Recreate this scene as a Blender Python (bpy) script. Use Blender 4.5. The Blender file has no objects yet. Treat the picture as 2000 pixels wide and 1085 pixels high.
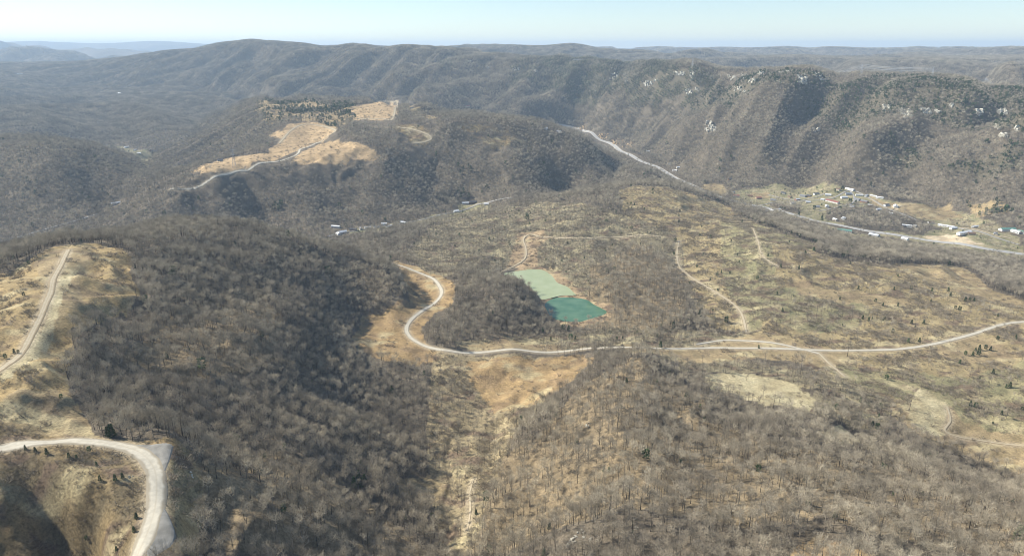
import bpy, math, random
import numpy as np

# ------------------------------------------------------------------ camera, sky, sun, exposure
S = bpy.context.scene
C = S.collection
R = math.radians
CZ = 450.0                     # height of the camera above the datum
PITCH = R(18.6)
F = 1332.0                     # focal length in pixels of the 2000 px wide photograph
cam_d = bpy.data.cameras.new('camera')
cam_d.sensor_width = 36.0
cam_d.lens = F / 2000.0 * 36.0
cam_d.clip_start = 1.0
cam_d.clip_end = 120000.0
cam = bpy.data.objects.new('camera', cam_d)
cam.location = (0, 0, CZ)
cam.rotation_euler = (R(90) - PITCH, 0, 0)
C.objects.link(cam)
S.camera = cam

SUN_AZ, SUN_EL = R(-72), R(38)           # azimuth clockwise from +Y (the view direction)
w = bpy.data.worlds.new('World'); S.world = w; w.use_nodes = True
nt = w.node_tree
sky = nt.nodes.new('ShaderNodeTexSky'); sky.sky_type = 'NISHITA'; sky.sun_disc = False
sky.sun_elevation = SUN_EL; sky.sun_rotation = SUN_AZ
sky.altitude = 300; sky.air_density = 0.9; sky.dust_density = 0.0; sky.ozone_density = 2.0
nt.links.new(sky.outputs[0], nt.nodes['Background'].inputs[0])
nt.nodes['Background'].inputs[1].default_value = 0.095
sd = bpy.data.lights.new('sun', 'SUN'); sd.energy = 4.9; sd.angle = R(0.53); sd.color = (1.0, 0.95, 0.85)
sun = bpy.data.objects.new('sun', sd); C.objects.link(sun)
sdir = (math.sin(SUN_AZ) * math.cos(SUN_EL), math.cos(SUN_AZ) * math.cos(SUN_EL), math.sin(SUN_EL))
from mathutils import Vector
sun.rotation_euler = Vector(sdir).to_track_quat('Z', 'Y').to_euler()
S.view_settings.view_transform = 'Standard'; S.view_settings.look = 'None'
S.view_settings.exposure = 0.66; S.view_settings.gamma = 1.0
S.cycles.max_bounces = 4; S.cycles.diffuse_bounces = 2; S.cycles.glossy_bounces = 2
S.cycles.volume_bounces = 1; S.cycles.transparent_max_bounces = 4
S.cycles.use_denoising = True
S.cycles.filter_width = 0.95
S.cycles.sample_clamp_indirect = 4.0

rng = np.random.default_rng(7)
random.seed(7)

# ------------------------------------------------------------------ pixel <-> ground helpers
SP, CP = math.sin(PITCH), math.cos(PITCH)
def tanv(v):
    return np.tan(PITCH + np.arctan((np.asarray(v, float) - 542.5) / F))
def qk(u, v):                  # X / Y of the ray through a pixel
    a = (np.asarray(v, float) - 542.5) / F
    return (np.asarray(u, float) - 1000.0) / F / (CP - a * SP)
def project(x, y, z):          # ground point -> photo pixel
    dz = z - CZ
    dep = y * CP - dz * SP
    up = y * SP + dz * CP
    return 1000 + F * x / dep, 542.5 - F * up / dep

def _hash(ix, iy, seed):
    h = (ix * 374761393 + iy * 668265263 + seed * 1442695041) & 0xffffffff
    h = ((h ^ (h >> 13)) * 1274126177) & 0xffffffff
    return ((h ^ (h >> 16)) & 0xffff) / 65536.0
def noise(x, y, seed=0):       # gradient noise, about -1..1
    x = np.asarray(x, float); y = np.asarray(y, float)
    ix = np.floor(x).astype(np.int64); iy = np.floor(y).astype(np.int64)
    fx = x - ix; fy = y - iy
    u = fx * fx * fx * (fx * (fx * 6 - 15) + 10); v = fy * fy * fy * (fy * (fy * 6 - 15) + 10)
    def g(a, b, dx, dy):
        t = _hash(a, b, seed) * 6.2831853
        return np.cos(t) * dx + np.sin(t) * dy
    n00 = g(ix, iy, fx, fy); n10 = g(ix + 1, iy, fx - 1, fy)
    n01 = g(ix, iy + 1, fx, fy - 1); n11 = g(ix + 1, iy + 1, fx - 1, fy - 1)
    return 1.5 * ((n00 * (1 - u) + n10 * u) * (1 - v) + (n01 * (1 - u) + n11 * u) * v)
def fbm(x, y, o=4, seed=0, gain=0.5):
    s = 0; a = 1.0; f = 1.0
    for i in range(o):
        s = s + a * noise(x * f + 17.3 * i, y * f - 9.1 * i, seed + i); a *= gain; f *= 2.03
    return s
def sstep(a, b, x):
    t = np.clip((x - a) / (b - a), 0, 1); return t * t * (3 - 2 * t)

# ------------------------------------------------------------------ terrain: surveyed spot heights (pixel, height below the camera)
ZP = """
0 1085 -270;60 1000 -258;60 1050 -267;0 1000 -254;0 945 -243;100 930 -241;180 960 -247;150 1020 -260;225 1085 -259;100 1085 -279;170 1085 -277;130 1055 -273
0 872 -240;100 862 -240;200 862 -240;280 880 -240;310 900 -241;300 950 -242;295 1000 -243;270 1085 -245;338 868 -240;328 905 -241;345 1040 -246;336 1005 -245;325 1060 -246
370 930 -252;390 1000 -260;390 1085 -262;500 1085 -278;600 1085 -298;700 1085 -322;800 1085 -348;870 1085 -360
470 940 -276;550 960 -291;610 1010 -304;705 950 -347;640 915 -328;560 875 -312;760 1010 -352;800 900 -378;720 880 -350;640 850 -326
610 785 -338;690 830 -358;540 750 -310;400 860 -282
400 447 -262;300 465 -247;420 520 -268;450 600 -284;490 660 -290;500 720 -298;470 780 -297;430 830 -292;520 900 -306
600 560 -318;630 640 -336;560 640 -310;650 705 -354;560 800 -318;700 650 -366;760 720 -373;830 740 -380;780 800 -384
150 482 -228;60 508 -230;0 533 -235;100 560 -226;130 600 -228;60 640 -228;0 690 -232;40 740 -226;0 800 -232;100 780 -236;140 700 -241
205 640 -248;245 570 -244;232 500 -236;180 830 -246;80 835 -241;250 640 -252;310 560 -254;320 490 -242;250 760 -266;300 830 -268;240 848 -245
500 450 -276;600 475 -298;700 508 -322;765 535 -338
0 470 -425;120 436 -423;200 400 -408;100 376 -374;0 400 -398;0 350 -350;100 330 -322;120 285 -285;0 275 -280;200 300 -322;240 325 -400
0 300 -300;260 310 -425;220 290 -422;300 322 -412;350 345 -372
330 372 -348;420 345 -320;500 325 -308;600 290 -296;625 280 -292;450 318 -303;485 305 -300;540 308 -303;390 333 -313;540 300 -297;560 245 -255;620 245 -258;540 275 -286
650 262 -265;700 305 -300;740 308 -306;640 315 -306;600 330 -320;520 200 -228;600 207 -225;680 212 -222;740 203 -216;770 215 -222;780 232 -233
700 235 -241;850 228 -245;650 228 -241;450 230 -330;400 250 -370;700 246 -246;760 240 -236;850 250 -246;920 262 -262;1000 277 -285;1080 285 -308
1150 303 -345;1230 328 -385;1270 345 -420
850 330 -350;950 340 -360;750 350 -352;650 370 -370;1050 340 -368;1150 345 -392;500 400 -396;600 410 -400;800 400 -410;400 420 -402;700 430 -424;850 415 -424
660 452 -429;800 432 -429;925 402 -429;1080 375 -429;1200 352 -428
750 470 -396;850 450 -386;950 420 -386;1050 395 -376;1150 376 -352
1240 366 -330;1300 370 -336;1345 395 -352;1230 400 -336;1100 420 -352;1150 450 -353;1250 450 -350;1350 440 -350;1000 455 -373;900 490 -379
800 490 -383;850 520 -380;950 500 -379;1020 470 -373;1100 500 -375;1200 475 -366;1180 560 -372;1250 520 -366;1300 560 -370;1140 600 -383
1330 500 -364;1400 470 -351;1480 470 -338;1480 440 -346;1550 510 -342;1550 560 -357;1450 560 -362;1400 600 -368;1450 650 -372;1500 610 -362
1600 600 -362;1650 560 -358;1700 520 -352;1800 530 -358;1900 570 -362;2000 600 -364;1800 600 -366;1700 640 -368;1900 650 -366;1600 650 -369
1450 410 -402;1600 465 -396;1750 500 -394;1900 530 -396;2000 560 -386
2000 497 -425;1850 476 -425;1700 455 -425;1500 405 -425;1350 365 -425;1230 305 -425;1150 262 -425;1130 250 -425;2200 530 -425
1000 535 -385;1050 560 -385;1120 580 -385;1130 605 -386;1170 608 -385;1080 530 -381;1190 590 -380;1120 640 -383;1100 560 -384
950 558 -350;1010 572 -358;1052 600 -378;900 600 -362;900 662 -373;1000 650 -375
800 640 -370;862 575 -368;850 548 -369;760 515 -372;870 682 -369;790 565 -366;745 625 -366;700 660 -366;780 690 -370;758 560 -340;720 580 -352
1000 688 -369;1150 682 -370;1350 680 -371;1550 680 -370;1720 682 -369;1850 665 -367;1930 645 -365;2000 628 -364;2150 600 -362
1000 740 -380;1100 720 -374;950 770 -388;1240 712 -338;1180 735 -348;1300 735 -352;1120 780 -352;1240 800 -322;1350 800 -336;1050 850 -358
1000 900 -365;950 1000 -355;940 1085 -350;1050 1000 -334;1100 1085 -305;1200 900 -308;1200 1000 -293;1300 1085 -280;1400 900 -313;1500 1085 -267
1600 1065 -262;1700 1085 -264;1850 1085 -266;2000 1085 -270;1500 850 -336;1450 780 -357;1400 730 -364;1560 770 -361;1600 850 -346;1700 920 -326
1800 950 -318;1900 980 -318;2000 1000 -315;1650 780 -363;1720 850 -367;1800 840 -372;1880 900 -377;2000 900 -380;2000 800 -374;1850 760 -371
1950 700 -369;1550 720 -368;1700 720 -369;850 800 -384;870 950 -376;850 710 -377
1320 318 -423;1420 350 -423;1500 352 -420;1600 370 -416;1700 385 -414;1820 395 -408;1900 400 -404;2000 425 -400
1600 400 -422;1750 430 -420;1900 460 -418;2000 460 -416;1250 290 -423;1190 262 -422;1100 250 -420
"""
YP = """
1180 120 4400;1260 125 4050;1330 129 3650;1400 143 3350;1450 150 3150;1560 142 3000;1640 150 2950;1700 155 2850;1800 152 2750;1900 160 2650;2000 174 2500;2200 190 2300
1400 230 2850;1600 230 2650;1800 250 2350;1950 260 2150;1960 330 1900;1300 220 3420
1100 116 4700;1050 114 4900;1000 113 5000;930 104 5200;860 95 5300;790 92 5500;740 98 5550;690 89 5700;640 97 5900;600 93 6000;560 88 6200;500 81 6500;440 85 6600
380 96 6800;300 105 7000;220 119 7200;120 126 7400;0 128 7500;-200 120 7500
1000 180 4200;800 180 4300;600 170 4900;400 170 5400;200 170 5600
1000 215 3900;900 225 3900;700 197 4600;500 190 5000;400 200 4600;300 195 4800
100 165 5800;0 200 4300;100 240 3500;300 240 3600;200 220 4000;0 250 3200;350 280 2900;400 300 2450
0 108 10500;60 99 10500;110 104 10500;150 109 10500;220 119 10500
0 80 15500;20 86 15500;60 92 15500;110 102 15500;200 100 15500
20 83 25000;60 81 25000;130 84 25000;200 87 25000;260 83 25000;300 81 25000;375 85 25000;420 88 25000;600 89 25000;750 90 25000;900 92 25000;1100 95 25000;1250 97 25000;1400 96 25000;1500 98 25000;1620 96 25000;1700 98 25000;1850 99 25000;2000 98 25000;-200 80 25000;2200 99 25000
750 93 12000;600 95 12000
900 93 7800;950 91 7800;1000 91 7800;1040 97 7500;1080 93 7500;1115 88 7500;1150 93 7500;1180 99 7500;1250 107 7300;1300 110 7300
1200 98 12000;1300 96 12000;1330 100 12000;1400 98 12000;1450 99 12000
1550 99 10000;1650 97 10000;1700 101 9800;1780 103 9500;1850 104 9000;1900 102 8800;1950 101 8500;2000 102 8500;2200 102 8500
1400 110 6800;1700 120 5600;1850 114 6200;2000 122 4900;2000 150 3600;1550 112 6500
"""
HP = """
1330 4300 -190;1250 4700 -190;1180 5000 -200;1450 3600 -150;1600 3350 -140;1800 3100 -150;930 3250 -350;100 1000 -290;100 1300 -402;300 1130 -290;300 1330 -380;600 1200 -365;700 1250 -388;450 1350 -395
100 2700 -395;0 2700 -390;1100 2950 -405;850 3300 -370;1000 3300 -385
1400 4200 -300;1600 4000 -300;1800 3800 -290;2000 3400 -260;1500 5000 -260;2200 3200 -240
0 9000 -380;200 9000 -380;400 9000 -380;600 9000 -380;900 6500 -300;1100 6200 -320;1200 9500 -320;1600 8000 -260
0 12800 -360;200 12800 -360;0 19000 -360;300 19000 -360;800 17000 -330;1300 17000 -330;1800 16000 -330
0 34000 -300;500 34000 -300;1000 34000 -300;1500 34000 -300;2000 34000 -300;1000 10000 -300
1000 200 -300;1500 200 -250;2000 200 -260;500 180 -250;0 180 -230;1000 120 -300;2400 300 -265;2400 600 -330;2400 900 -355;-500 600 -230;-500 900 -260;-500 2000 -330;2600 1500 -400
"""
def _rows(t):
    return [tuple(map(float, r.split())) for r in t.replace('\n', ';').split(';') if r.strip()]
pts = []
for u, v, z in _rows(ZP):
    Y = -z / float(tanv(v)); pts.append((float(qk(u, v)), Y, z))
for u, v, Y in _rows(YP):
    pts.append((float(qk(u, v)), Y, -Y * float(tanv(v))))
for u, Y, z in _rows(HP):
    pts.append(((u - 1000) / F / 1.02, Y, z))
for q, Y, z in [(-1.25, 300, -215), (-1.02, 390, -240), (-1.25, 450, -235)]:  # unseen ground left of frame; first point is a low rise added for shade
    pts.append((q, Y, z))
P = np.array(pts)
KQ = 1.55
px, py = P[:, 0] * KQ, np.log(P[:, 1])
def _tps(d2):
    return 0.5 * d2 * np.log(d2 + 1e-12)
n = len(P)
D2 = (px[:, None] - px[None]) ** 2 + (py[:, None] - py[None]) ** 2
A = np.zeros((n + 3, n + 3)); A[:n, :n] = _tps(D2) - np.eye(n) * 2e-5
A[:n, n] = 1; A[:n, n + 1] = px; A[:n, n + 2] = py; A[n:, :n] = A[:n, n:].T
W = np.linalg.solve(A, np.concatenate([P[:, 2], [0, 0, 0]]))
QN, SN = 1000, 1300
Q0, Q1 = -1.3, 1.3
S0, S1 = math.log(150.0), math.log(34000.0)
cq, cs = np.linspace(Q0, Q1, 261), np.linspace(S0, S1, 331)
gx, gy = np.meshgrid(cq * KQ, cs)
co = np.zeros(gx.shape)
for i in range(n):
    co += W[i] * _tps((gx - px[i]) ** 2 + (gy - py[i]) ** 2)
co += W[n] + W[n + 1] * gx + W[n + 2] * gy
qs, ss = np.linspace(Q0, Q1, QN), np.linspace(S0, S1, SN)
def _cub(a, t, axis):          # Catmull-Rom upsampling along an axis
    a = np.moveaxis(a, axis, 0); m = a.shape[0]
    i = np.clip(np.floor(t).astype(int), 0, m - 2); f = (t - i)[:, None]
    p0 = a[np.clip(i - 1, 0, m - 1)]; p1 = a[i]; p2 = a[i + 1]; p3 = a[np.clip(i + 2, 0, m - 1)]
    r = p1 + 0.5 * f * (p2 - p0 + f * (2 * p0 - 5 * p1 + 4 * p2 - p3 + f * (3 * (p1 - p2) + p3 - p0)))
    return np.moveaxis(r, 0, axis)
tmp = _cub(co, (qs - Q0) / (Q1 - Q0) * 260, 1)
HB = _cub(tmp, (ss - S0) / (S1 - S0) * 330, 0) + CZ
QQ, SS = np.meshgrid(qs, ss)
YY = np.exp(SS); XX = QQ * YY

def hgrid(H, x, y):
    x = np.asarray(x, float); y = np.maximum(np.asarray(y, float), 151)
    a = np.clip((x / y - Q0) / (Q1 - Q0) * (QN - 1), 0, QN - 1.001)
    b = np.clip((np.log(y) - S0) / (S1 - S0) * (SN - 1), 0, SN - 1.001)
    i = a.astype(int); j = b.astype(int); fa = a - i; fb = b - j
    return (H[j, i] * (1 - fa) + H[j, i + 1] * fa) * (1 - fb) + (H[j + 1, i] * (1 - fa) + H[j + 1, i + 1] * fa) * fb
_ys = np.exp(np.linspace(math.log(220), math.log(30000), 2600))
def cast(H, u, v):             # first ground point seen through a pixel
    q = float(qk(u, v)); t = float(tanv(v))
    z = CZ - _ys * t; h = hgrid(H, q * _ys, _ys)
    k = np.nonzero(h >= z)[0]
    if len(k) == 0: y = _ys[-1]
    else:
        k = max(k[0], 1); d0 = z[k - 1] - h[k - 1]; d1 = h[k] - z[k]
        y = _ys[k - 1] + (_ys[k] - _ys[k - 1]) * d0 / (d0 + d1 + 1e-9)
    return q * y, y
def castline(H, s):
    v = [float(a) for a in s.replace(';', ' ').split()]
    return np.array([cast(H, v[i], v[i + 1]) for i in range(0, len(v), 2)])
def smooth(p, step, closed=False):   # Catmull-Rom through points, resampled every step metres
    m = len(p); out = []
    for i in range(m if closed else m - 1):
        if closed: a, b, c, d = p[i - 1], p[i], p[(i + 1) % m], p[(i + 2) % m]
        else: a, b, c, d = p[max(i - 1, 0)], p[i], p[i + 1], p[min(i + 2, m - 1)]
        k = max(2, int(np.hypot(*(c - b)) / step))
        for j in range(k):
            f = j / k
            out.append(b + 0.5 * f * (c - a + f * (2 * a - 5 * b + 4 * c - d + f * (3 * (b - c) + d - a))))
    if not closed: out.append(p[-1])
    return np.array(out)
def inside(poly, x, y):
    r = np.zeros(x.shape, bool); m = len(poly)
    bb = (x > poly[:, 0].min()) & (x < poly[:, 0].max()) & (y > poly[:, 1].min()) & (y < poly[:, 1].max())
    if not bb.any(): return r
    xs, ys = x[bb], y[bb]; c = np.zeros(xs.shape, bool)
    for i in range(m):
        x1, y1 = poly[i - 1]; x2, y2 = poly[i]
        if y1 == y2: continue
        c ^= ((ys < y1) != (ys < y2)) & (xs < (x2 - x1) * (ys - y1) / (y2 - y1) + x1)
    r[bb] = c; return r
def dist_line(line, x, y, rad):
    d = np.full(x.shape, 1e9)
    for i in range(len(line) - 1):
        a, b = line[i], line[i + 1]
        bb = (x > min(a[0], b[0]) - rad) & (x < max(a[0], b[0]) + rad) & (y > min(a[1], b[1]) - rad) & (y < max(a[1], b[1]) + rad)
        k = np.nonzero(bb.ravel())[0]
        if not len(k): continue
        xs, ys = x.ravel()[k], y.ravel()[k]; v = b - a; L = v @ v + 1e-9
        t = np.clip(((xs - a[0]) * v[0] + (ys - a[1]) * v[1]) / L, 0, 1)
        dd = np.hypot(xs - a[0] - t * v[0], ys - a[1] - t * v[1])
        d.ravel()[k] = np.minimum(d.ravel()[k], dd)
    return d

# ------------------------------------------------------------------ roads and water courses (pixel lines laid on the ground)
ROADS = {   # name: (line, width, material, label, lift)
 'gravel_road': [
  ("-60 890;0 876;60 866;130 861;200 864;250 874;285 892;303 920;306 960;301 1000;288 1040;268 1085;250 1120", 10.5, 'gravel'),
  ("757 513;800 525;840 541;858 558;862 574;848 592;820 610;800 628;794 645;806 662;835 677;880 685;950 687;1050 687;1100 686;1150 680;1225 678;1290 680;1400 679;1540 681;1620 684;1720 683;1770 680;1830 670;1900 652;1960 633;2000 628;2060 622", 6.6, 'gravel'),
  ("1360 672;1420 664;1500 668;1560 680;1600 690", 5.0, 'gravel'),
  ("333 369;413 349;461 335;493 327;553 313;581 301;588 291;613 282;626 277", 8.0, 'gravel'),
 ],
 'highway': [
  ("1090 243;1130 252;1165 268;1200 285;1240 308;1290 330;1340 357;1400 382;1450 396;1500 406;1580 428;1640 440;1700 452;1780 464;1850 474;1920 485;2000 497;2100 512", 20.0, 'asphalt'),
 ],
 'valley_road': [
  ("640 462;700 450;760 440;800 434;850 422;920 405;950 396;1000 386", 6.0, 'pale'),
  ("0 472;60 456;130 436;190 418", 5.5, 'pale'),
  ("1850 440;1900 450;1940 462;1990 478", 7.0, 'pale'),
  ("1480 402;1510 396;1550 394;1590 386;1610 378", 4.5, 'pale'),
  ("1660 372;1668 384;1665 396;1640 404;1600 412", 4.5, 'pale'),
  ("1700 388;1735 408;1760 402", 4.0, 'dirt'),
  ("1840 441;1890 446;1930 455;1975 466", 7, 'dirt'),
  ("1500 380;1560 392;1620 388;1660 372;1700 388;1740 410;1790 430", 5.0, 'pale'),
 ],
 'dirt_track': [
  ("-30 745;0 722;40 690;60 655;80 615;97 575;104 545;120 515;133 488", 6.5, 'dirt'),
  ("975 533;1005 520;1025 505;1027 485;1022 468;1035 458;1060 463;1130 466;1200 464;1290 462", 4.0, 'dirt'),
  ("1326 470;1322 500;1330 525;1360 548;1400 572;1430 592;1448 612;1458 650", 4.5, 'dirt'),
  ("1600 690;1620 710;1650 735", 4.0, 'dirt'),
  ("1470 445;1480 470;1490 500;1520 520", 3.2, 'dirt'),
  ("925 935;918 960;918 1000;912 1035", 2.2, 'dirt'),
  ("700 232;745 232;770 224;777 210;768 200;748 199", 9.0, 'dirt'),
  ("545 280;565 258;597 243;633 247;655 256;626 277", 8.0, 'dirt'),
  ("775 248;810 254;842 268;830 277;806 279", 7.0, 'dirt'),
  ("1850 795;1856 820;1845 840;1870 852;1930 862;2010 868", 3.2, 'dirt'),
 ],
}
PADL = ['270 872;300 876;328 880;322 905;312 930', '312 985;325 1010;330 1040;322 1060;305 1085']
CREEK = castline(HB, "880 860;872 900;882 940;868 980;878 1020;872 1060;874 1110")
road_lines = []
for nm, L in ROADS.items():
    for s, wd, mt in L:
        road_lines.append((nm, smooth(castline(HB, s), 6.0), wd, mt))
POND1 = smooth(castline(HB, "985 534;1020 530;1045 526;1062 527;1078 538;1088 552;1108 560;1120 572;1122 577;1095 580;1060 582;1050 572;1030 556;1005 545"), 4, True)
POND2 = smooth(castline(HB, "1066 590;1090 583;1140 580;1160 590;1184 608;1172 618;1150 624;1132 629;1105 628;1080 620;1070 605"), 4, True)

# ------------------------------------------------------------------ relief on top of the survey
gyv, gxv = np.gradient(HB)
dq = (Q1 - Q0) / (QN - 1); dsv = (S1 - S0) / (SN - 1)
hx = gxv / (dq * YY)
hy = gyv / (dsv * YY) - QQ * hx
slope = np.hypot(hx, hy)
st = np.array([0.78, -0.63]); pe = np.array([-0.63, -0.78])
al = XX * st[0] + YY * st[1]; pp = XX * pe[0] + YY * pe[1]
far = sstep(1900, 2700, YY)
ww = 160 * noise(XX / 900, YY / 900, 5)
sp = 1 - np.abs(noise((al + ww) / 350, (pp + 2 * ww) / 2000, 11)) * 2.0
sp2 = 1 - np.abs(noise((al + ww * .6) / 175, (pp + ww) / 950, 12)) * 2.2
H = HB + far * sstep(0.03, 0.35, slope) * (62 * (sp - 0.5) + 46 * (sp2 - 0.45))
SPURS = [   # crest lines (+) and hollows (-) of the mountain sides
 (46, 120, "1450 155;1484 183;1420 212;1332 252"), (50, 130, "1600 175;1610 188;1560 215;1500 249;1420 300"), (55, 130, "1840 190;1860 221;1770 275;1680 330"),
 (60, 130, "2000 262;1930 290;1830 343"), (46, 140, "1330 140;1290 160;1230 190;1155 227"), (36, 120, "1720 190;1700 215;1600 280;1500 330"),
 (-45, 100, "1700 250;1683 276;1638 330;1600 360"), (-55, 130, "1380 190;1348 217;1275 276"), (-60, 120, "1940 245;1900 290;1864 330;1790 370"), (-50, 110, "1560 200;1500 235;1400 290"),
 (55, 170, "882 133;830 152;776 172;743 196"), (50, 170, "1000 130;942 160;880 185;832 205"), (55, 190, "743 97;677 133;655 166;640 185"), (60, 220, "638 92;555 122;500 140;440 165"),
 (50, 200, "470 90;350 130;280 150"), (-70, 170, "832 130;760 150;680 174"), (-75, 210, "500 122;440 150;373 188"), (-65, 220, "398 122;320 140;230 158"), (-60, 170, "940 140;880 165;800 195"),
 (-30, 80, "1660 190;1600 240;1560 290;1540 330"), (-45, 95, "1470 190;1400 250;1330 300"), (45, 95, "1560 170;1490 215;1420 260;1360 310"), (45, 95, "1760 215;1700 290;1690 350"), (-45, 95, "1810 230;1770 300;1740 360"),
 (-60, 150, "1080 140;1040 175;980 205"), (50, 150, "1120 130;1080 160;1020 205"), (-60, 190, "650 110;600 140;540 175")]
for amp, wd_, s_ in SPURS:
    ln = smooth(castline(HB, s_), 60)
    d = dist_line(ln, XX + 40 * noise(XX / 200, YY / 200, 7), YY + 40 * noise(XX / 200, YY / 200, 8), wd_ * 2.6)
    H += amp * (1.9 if amp > 0 else 1.05) * sstep(.05, .32, slope) * np.exp(-(d / wd_) ** 2)
H += far * 9 * fbm(XX / 260, YY / 260, 3, 21) * sstep(0.02, 0.15, slope)
beyond = np.maximum(sstep(7200, 9000, YY), sstep(4000, 4800, YY) * sstep(.1, .2, QQ))
H += beyond * (230 * (0.55 - np.abs(noise(XX / 1250, YY / 1250, 31)) * 1.6) + 35 * fbm(XX / 600, YY / 600, 3, 33) - 45)
H += sstep(4500, 7500, YY) * 9 * (fbm(XX / 700, YY / 700, 3, 31)) * (1 - sstep(0.0, 1.0, np.abs(slope - 0.2) * 3) * 0.5)
near = 1 - far
tg = (HB - CZ) / YY                      # spurs stay below the surveyed crest lines
win = 110; sky_l = tg.copy()
for k_ in range(5, win, 5): sky_l[:-k_] = np.maximum(sky_l[:-k_], tg[k_:])
gap = np.maximum(sky_l - tg, 0) * YY
dl = H - HB
cap = np.where(YY > 7000, np.where(QQ > -.16, np.maximum(CZ - 8 + 34 * noise(XX / 900, YY / 900, 35) - HB, 5), gap * .9 + 10), np.where((YY > 4300) & (QQ > .12), np.maximum(CZ - 15 - (9000 - YY) * .021 + 30 * noise(XX / 800, YY / 800, 36) - HB, 5), gap * .7 + 7))
dl += sstep(2900, 3700, YY) * (1 - sstep(6000, 7000, YY)) * sstep(.12, .28, -QQ) * (1 - sstep(.1, .25, slope)) * 75 * (.45 - np.abs(noise(XX / 620, YY / 900, 37)) * 1.7)
rf = np.ones(H.shape)
for nm, ln, wd, mt in road_lines:
    if ln[:, 1].max() > 1600: rf = np.minimum(rf, sstep(wd * .7 + 4, wd + 110, dist_line(ln, XX, YY, wd + 120)))
dl = dl * np.where(YY > 1500, rf, 1.0)
H = HB + np.where(dl > 0, cap * np.tanh(dl / np.maximum(cap, 1.0)), dl)
rmask = np.ones(H.shape)
for nm, ln, wd, mt in road_lines:
    rmask = np.minimum(rmask, sstep(wd * 0.6, wd * 0.6 + 22, dist_line(ln, XX, YY, wd + 40)))
for s_ in PADL: rmask = np.minimum(rmask, sstep(6, 26, dist_line(castline(HB, s_), XX, YY, 40)))
forest_amp = sstep(0.06, 0.3, slope)
gl = 1 - np.abs(noise(XX / 95 + .4 * noise(XX / 60, YY / 60, 3), YY / 95, 41)) * 2.0
H += near * rmask * (forest_amp * 9.0 * (gl - 0.5) + (1.2 + 2.5 * forest_amp) * fbm(XX / 48, YY / 48, 4, 43) + 0.35 * fbm(XX / 9, YY / 9, 2, 44) * (YY < 1100))
def dist_poly(poly, x, y, rad):
    d = dist_line(np.vstack([poly, poly[:1]]), x, y, rad)
    return np.where(inside(poly, x, y), -d, d)
WATER = {}
for nm, pl in (('a', POND1), ('b', POND2)):
    zs = float(np.median(hgrid(HB, pl[:, 0], pl[:, 1]))) - 0.3
    WATER[nm] = zs
    d = dist_poly(pl, XX, YY, 40)
    t = sstep(-6, 4, d)
    k = d < 38
    tgt = np.where(d < 4, zs - 2.0 + t * 2.8, 0)
    H = np.where(d < 4, tgt, np.where(k, (zs + 0.8) * (1 - sstep(4, 38, d)) + H * sstep(4, 38, d), H))
for nm, pl, zs in (('a', POND1, WATER['a']), ('b', POND2, WATER['b'])):
    H = np.where(dist_poly(pl, XX, YY, 20) < -1, np.minimum(H, zs - 1.5), H)
dc = dist_line(smooth(CREEK, 8), XX, YY, 12); H -= 2.2 * (1 - sstep(0.5, 5, dc))
def hz(x, y): return hgrid(H, x, y)

# ------------------------------------------------------------------ ground cover, drawn as areas on the ground
# kind: colour a, colour b, tree density, shrub density, evergreen density, tree scale
COVER = {
 'wood':   ((.120,.098,.070), (.170,.140,.100), 1.0, .05, .004, 1.0),
 'open':   ((.200,.155,.095), (.260,.200,.120), .62, .10, .006, 1.0),
 'low':    ((.230,.190,.115), (.280,.240,.150), .72, .45, .02, .66),
 'rust':   ((.275,.200,.100), (.185,.148,.088), 0, .75, .012, .6),
 'tan':    ((.370,.280,.155), (.285,.220,.120), .0, .10, .0, .6),
 'ochre':  ((.375,.260,.125), (.300,.210,.110), .0, .08, .0, .6),
 'brush':  ((.295,.230,.120), (.370,.290,.155), .22, .75, .010, .6),
 'glade':  ((.270,.215,.125), (.330,.265,.155), .40, .50, .008, .75),
 'bald':   ((.400,.290,.140), (.310,.235,.120), .0, .30, .008, .6),
 'terrace':((.500,.355,.195), (.390,.275,.150), .0, .12, .0, .6),
 'green':  ((.235,.215,.115), (.315,.265,.145), .18, .65, .010, .6),
 'pale':   ((.500,.430,.260), (.400,.330,.190), .01, .05, .0, .6),
 'lawn':   ((.215,.205,.105), (.360,.300,.180), .36, .10, .02, .6),
 'pine':   ((.400,.300,.160), (.300,.220,.120), .30, .1, .28, .9),
 'mixed':  ((.110,.095,.062), (.150,.125,.085), .95, .05, .22, .9),
 'bank':   ((.400,.290,.170), (.330,.240,.140), .0, .25, .0, .6),
 'pad':    ((.300,.290,.260), (.350,.335,.295), .0, .0, .0, .6),
 'soil':   ((.520,.400,.250), (.600,.500,.340), .0, .03, .0, .6),
}
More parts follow.
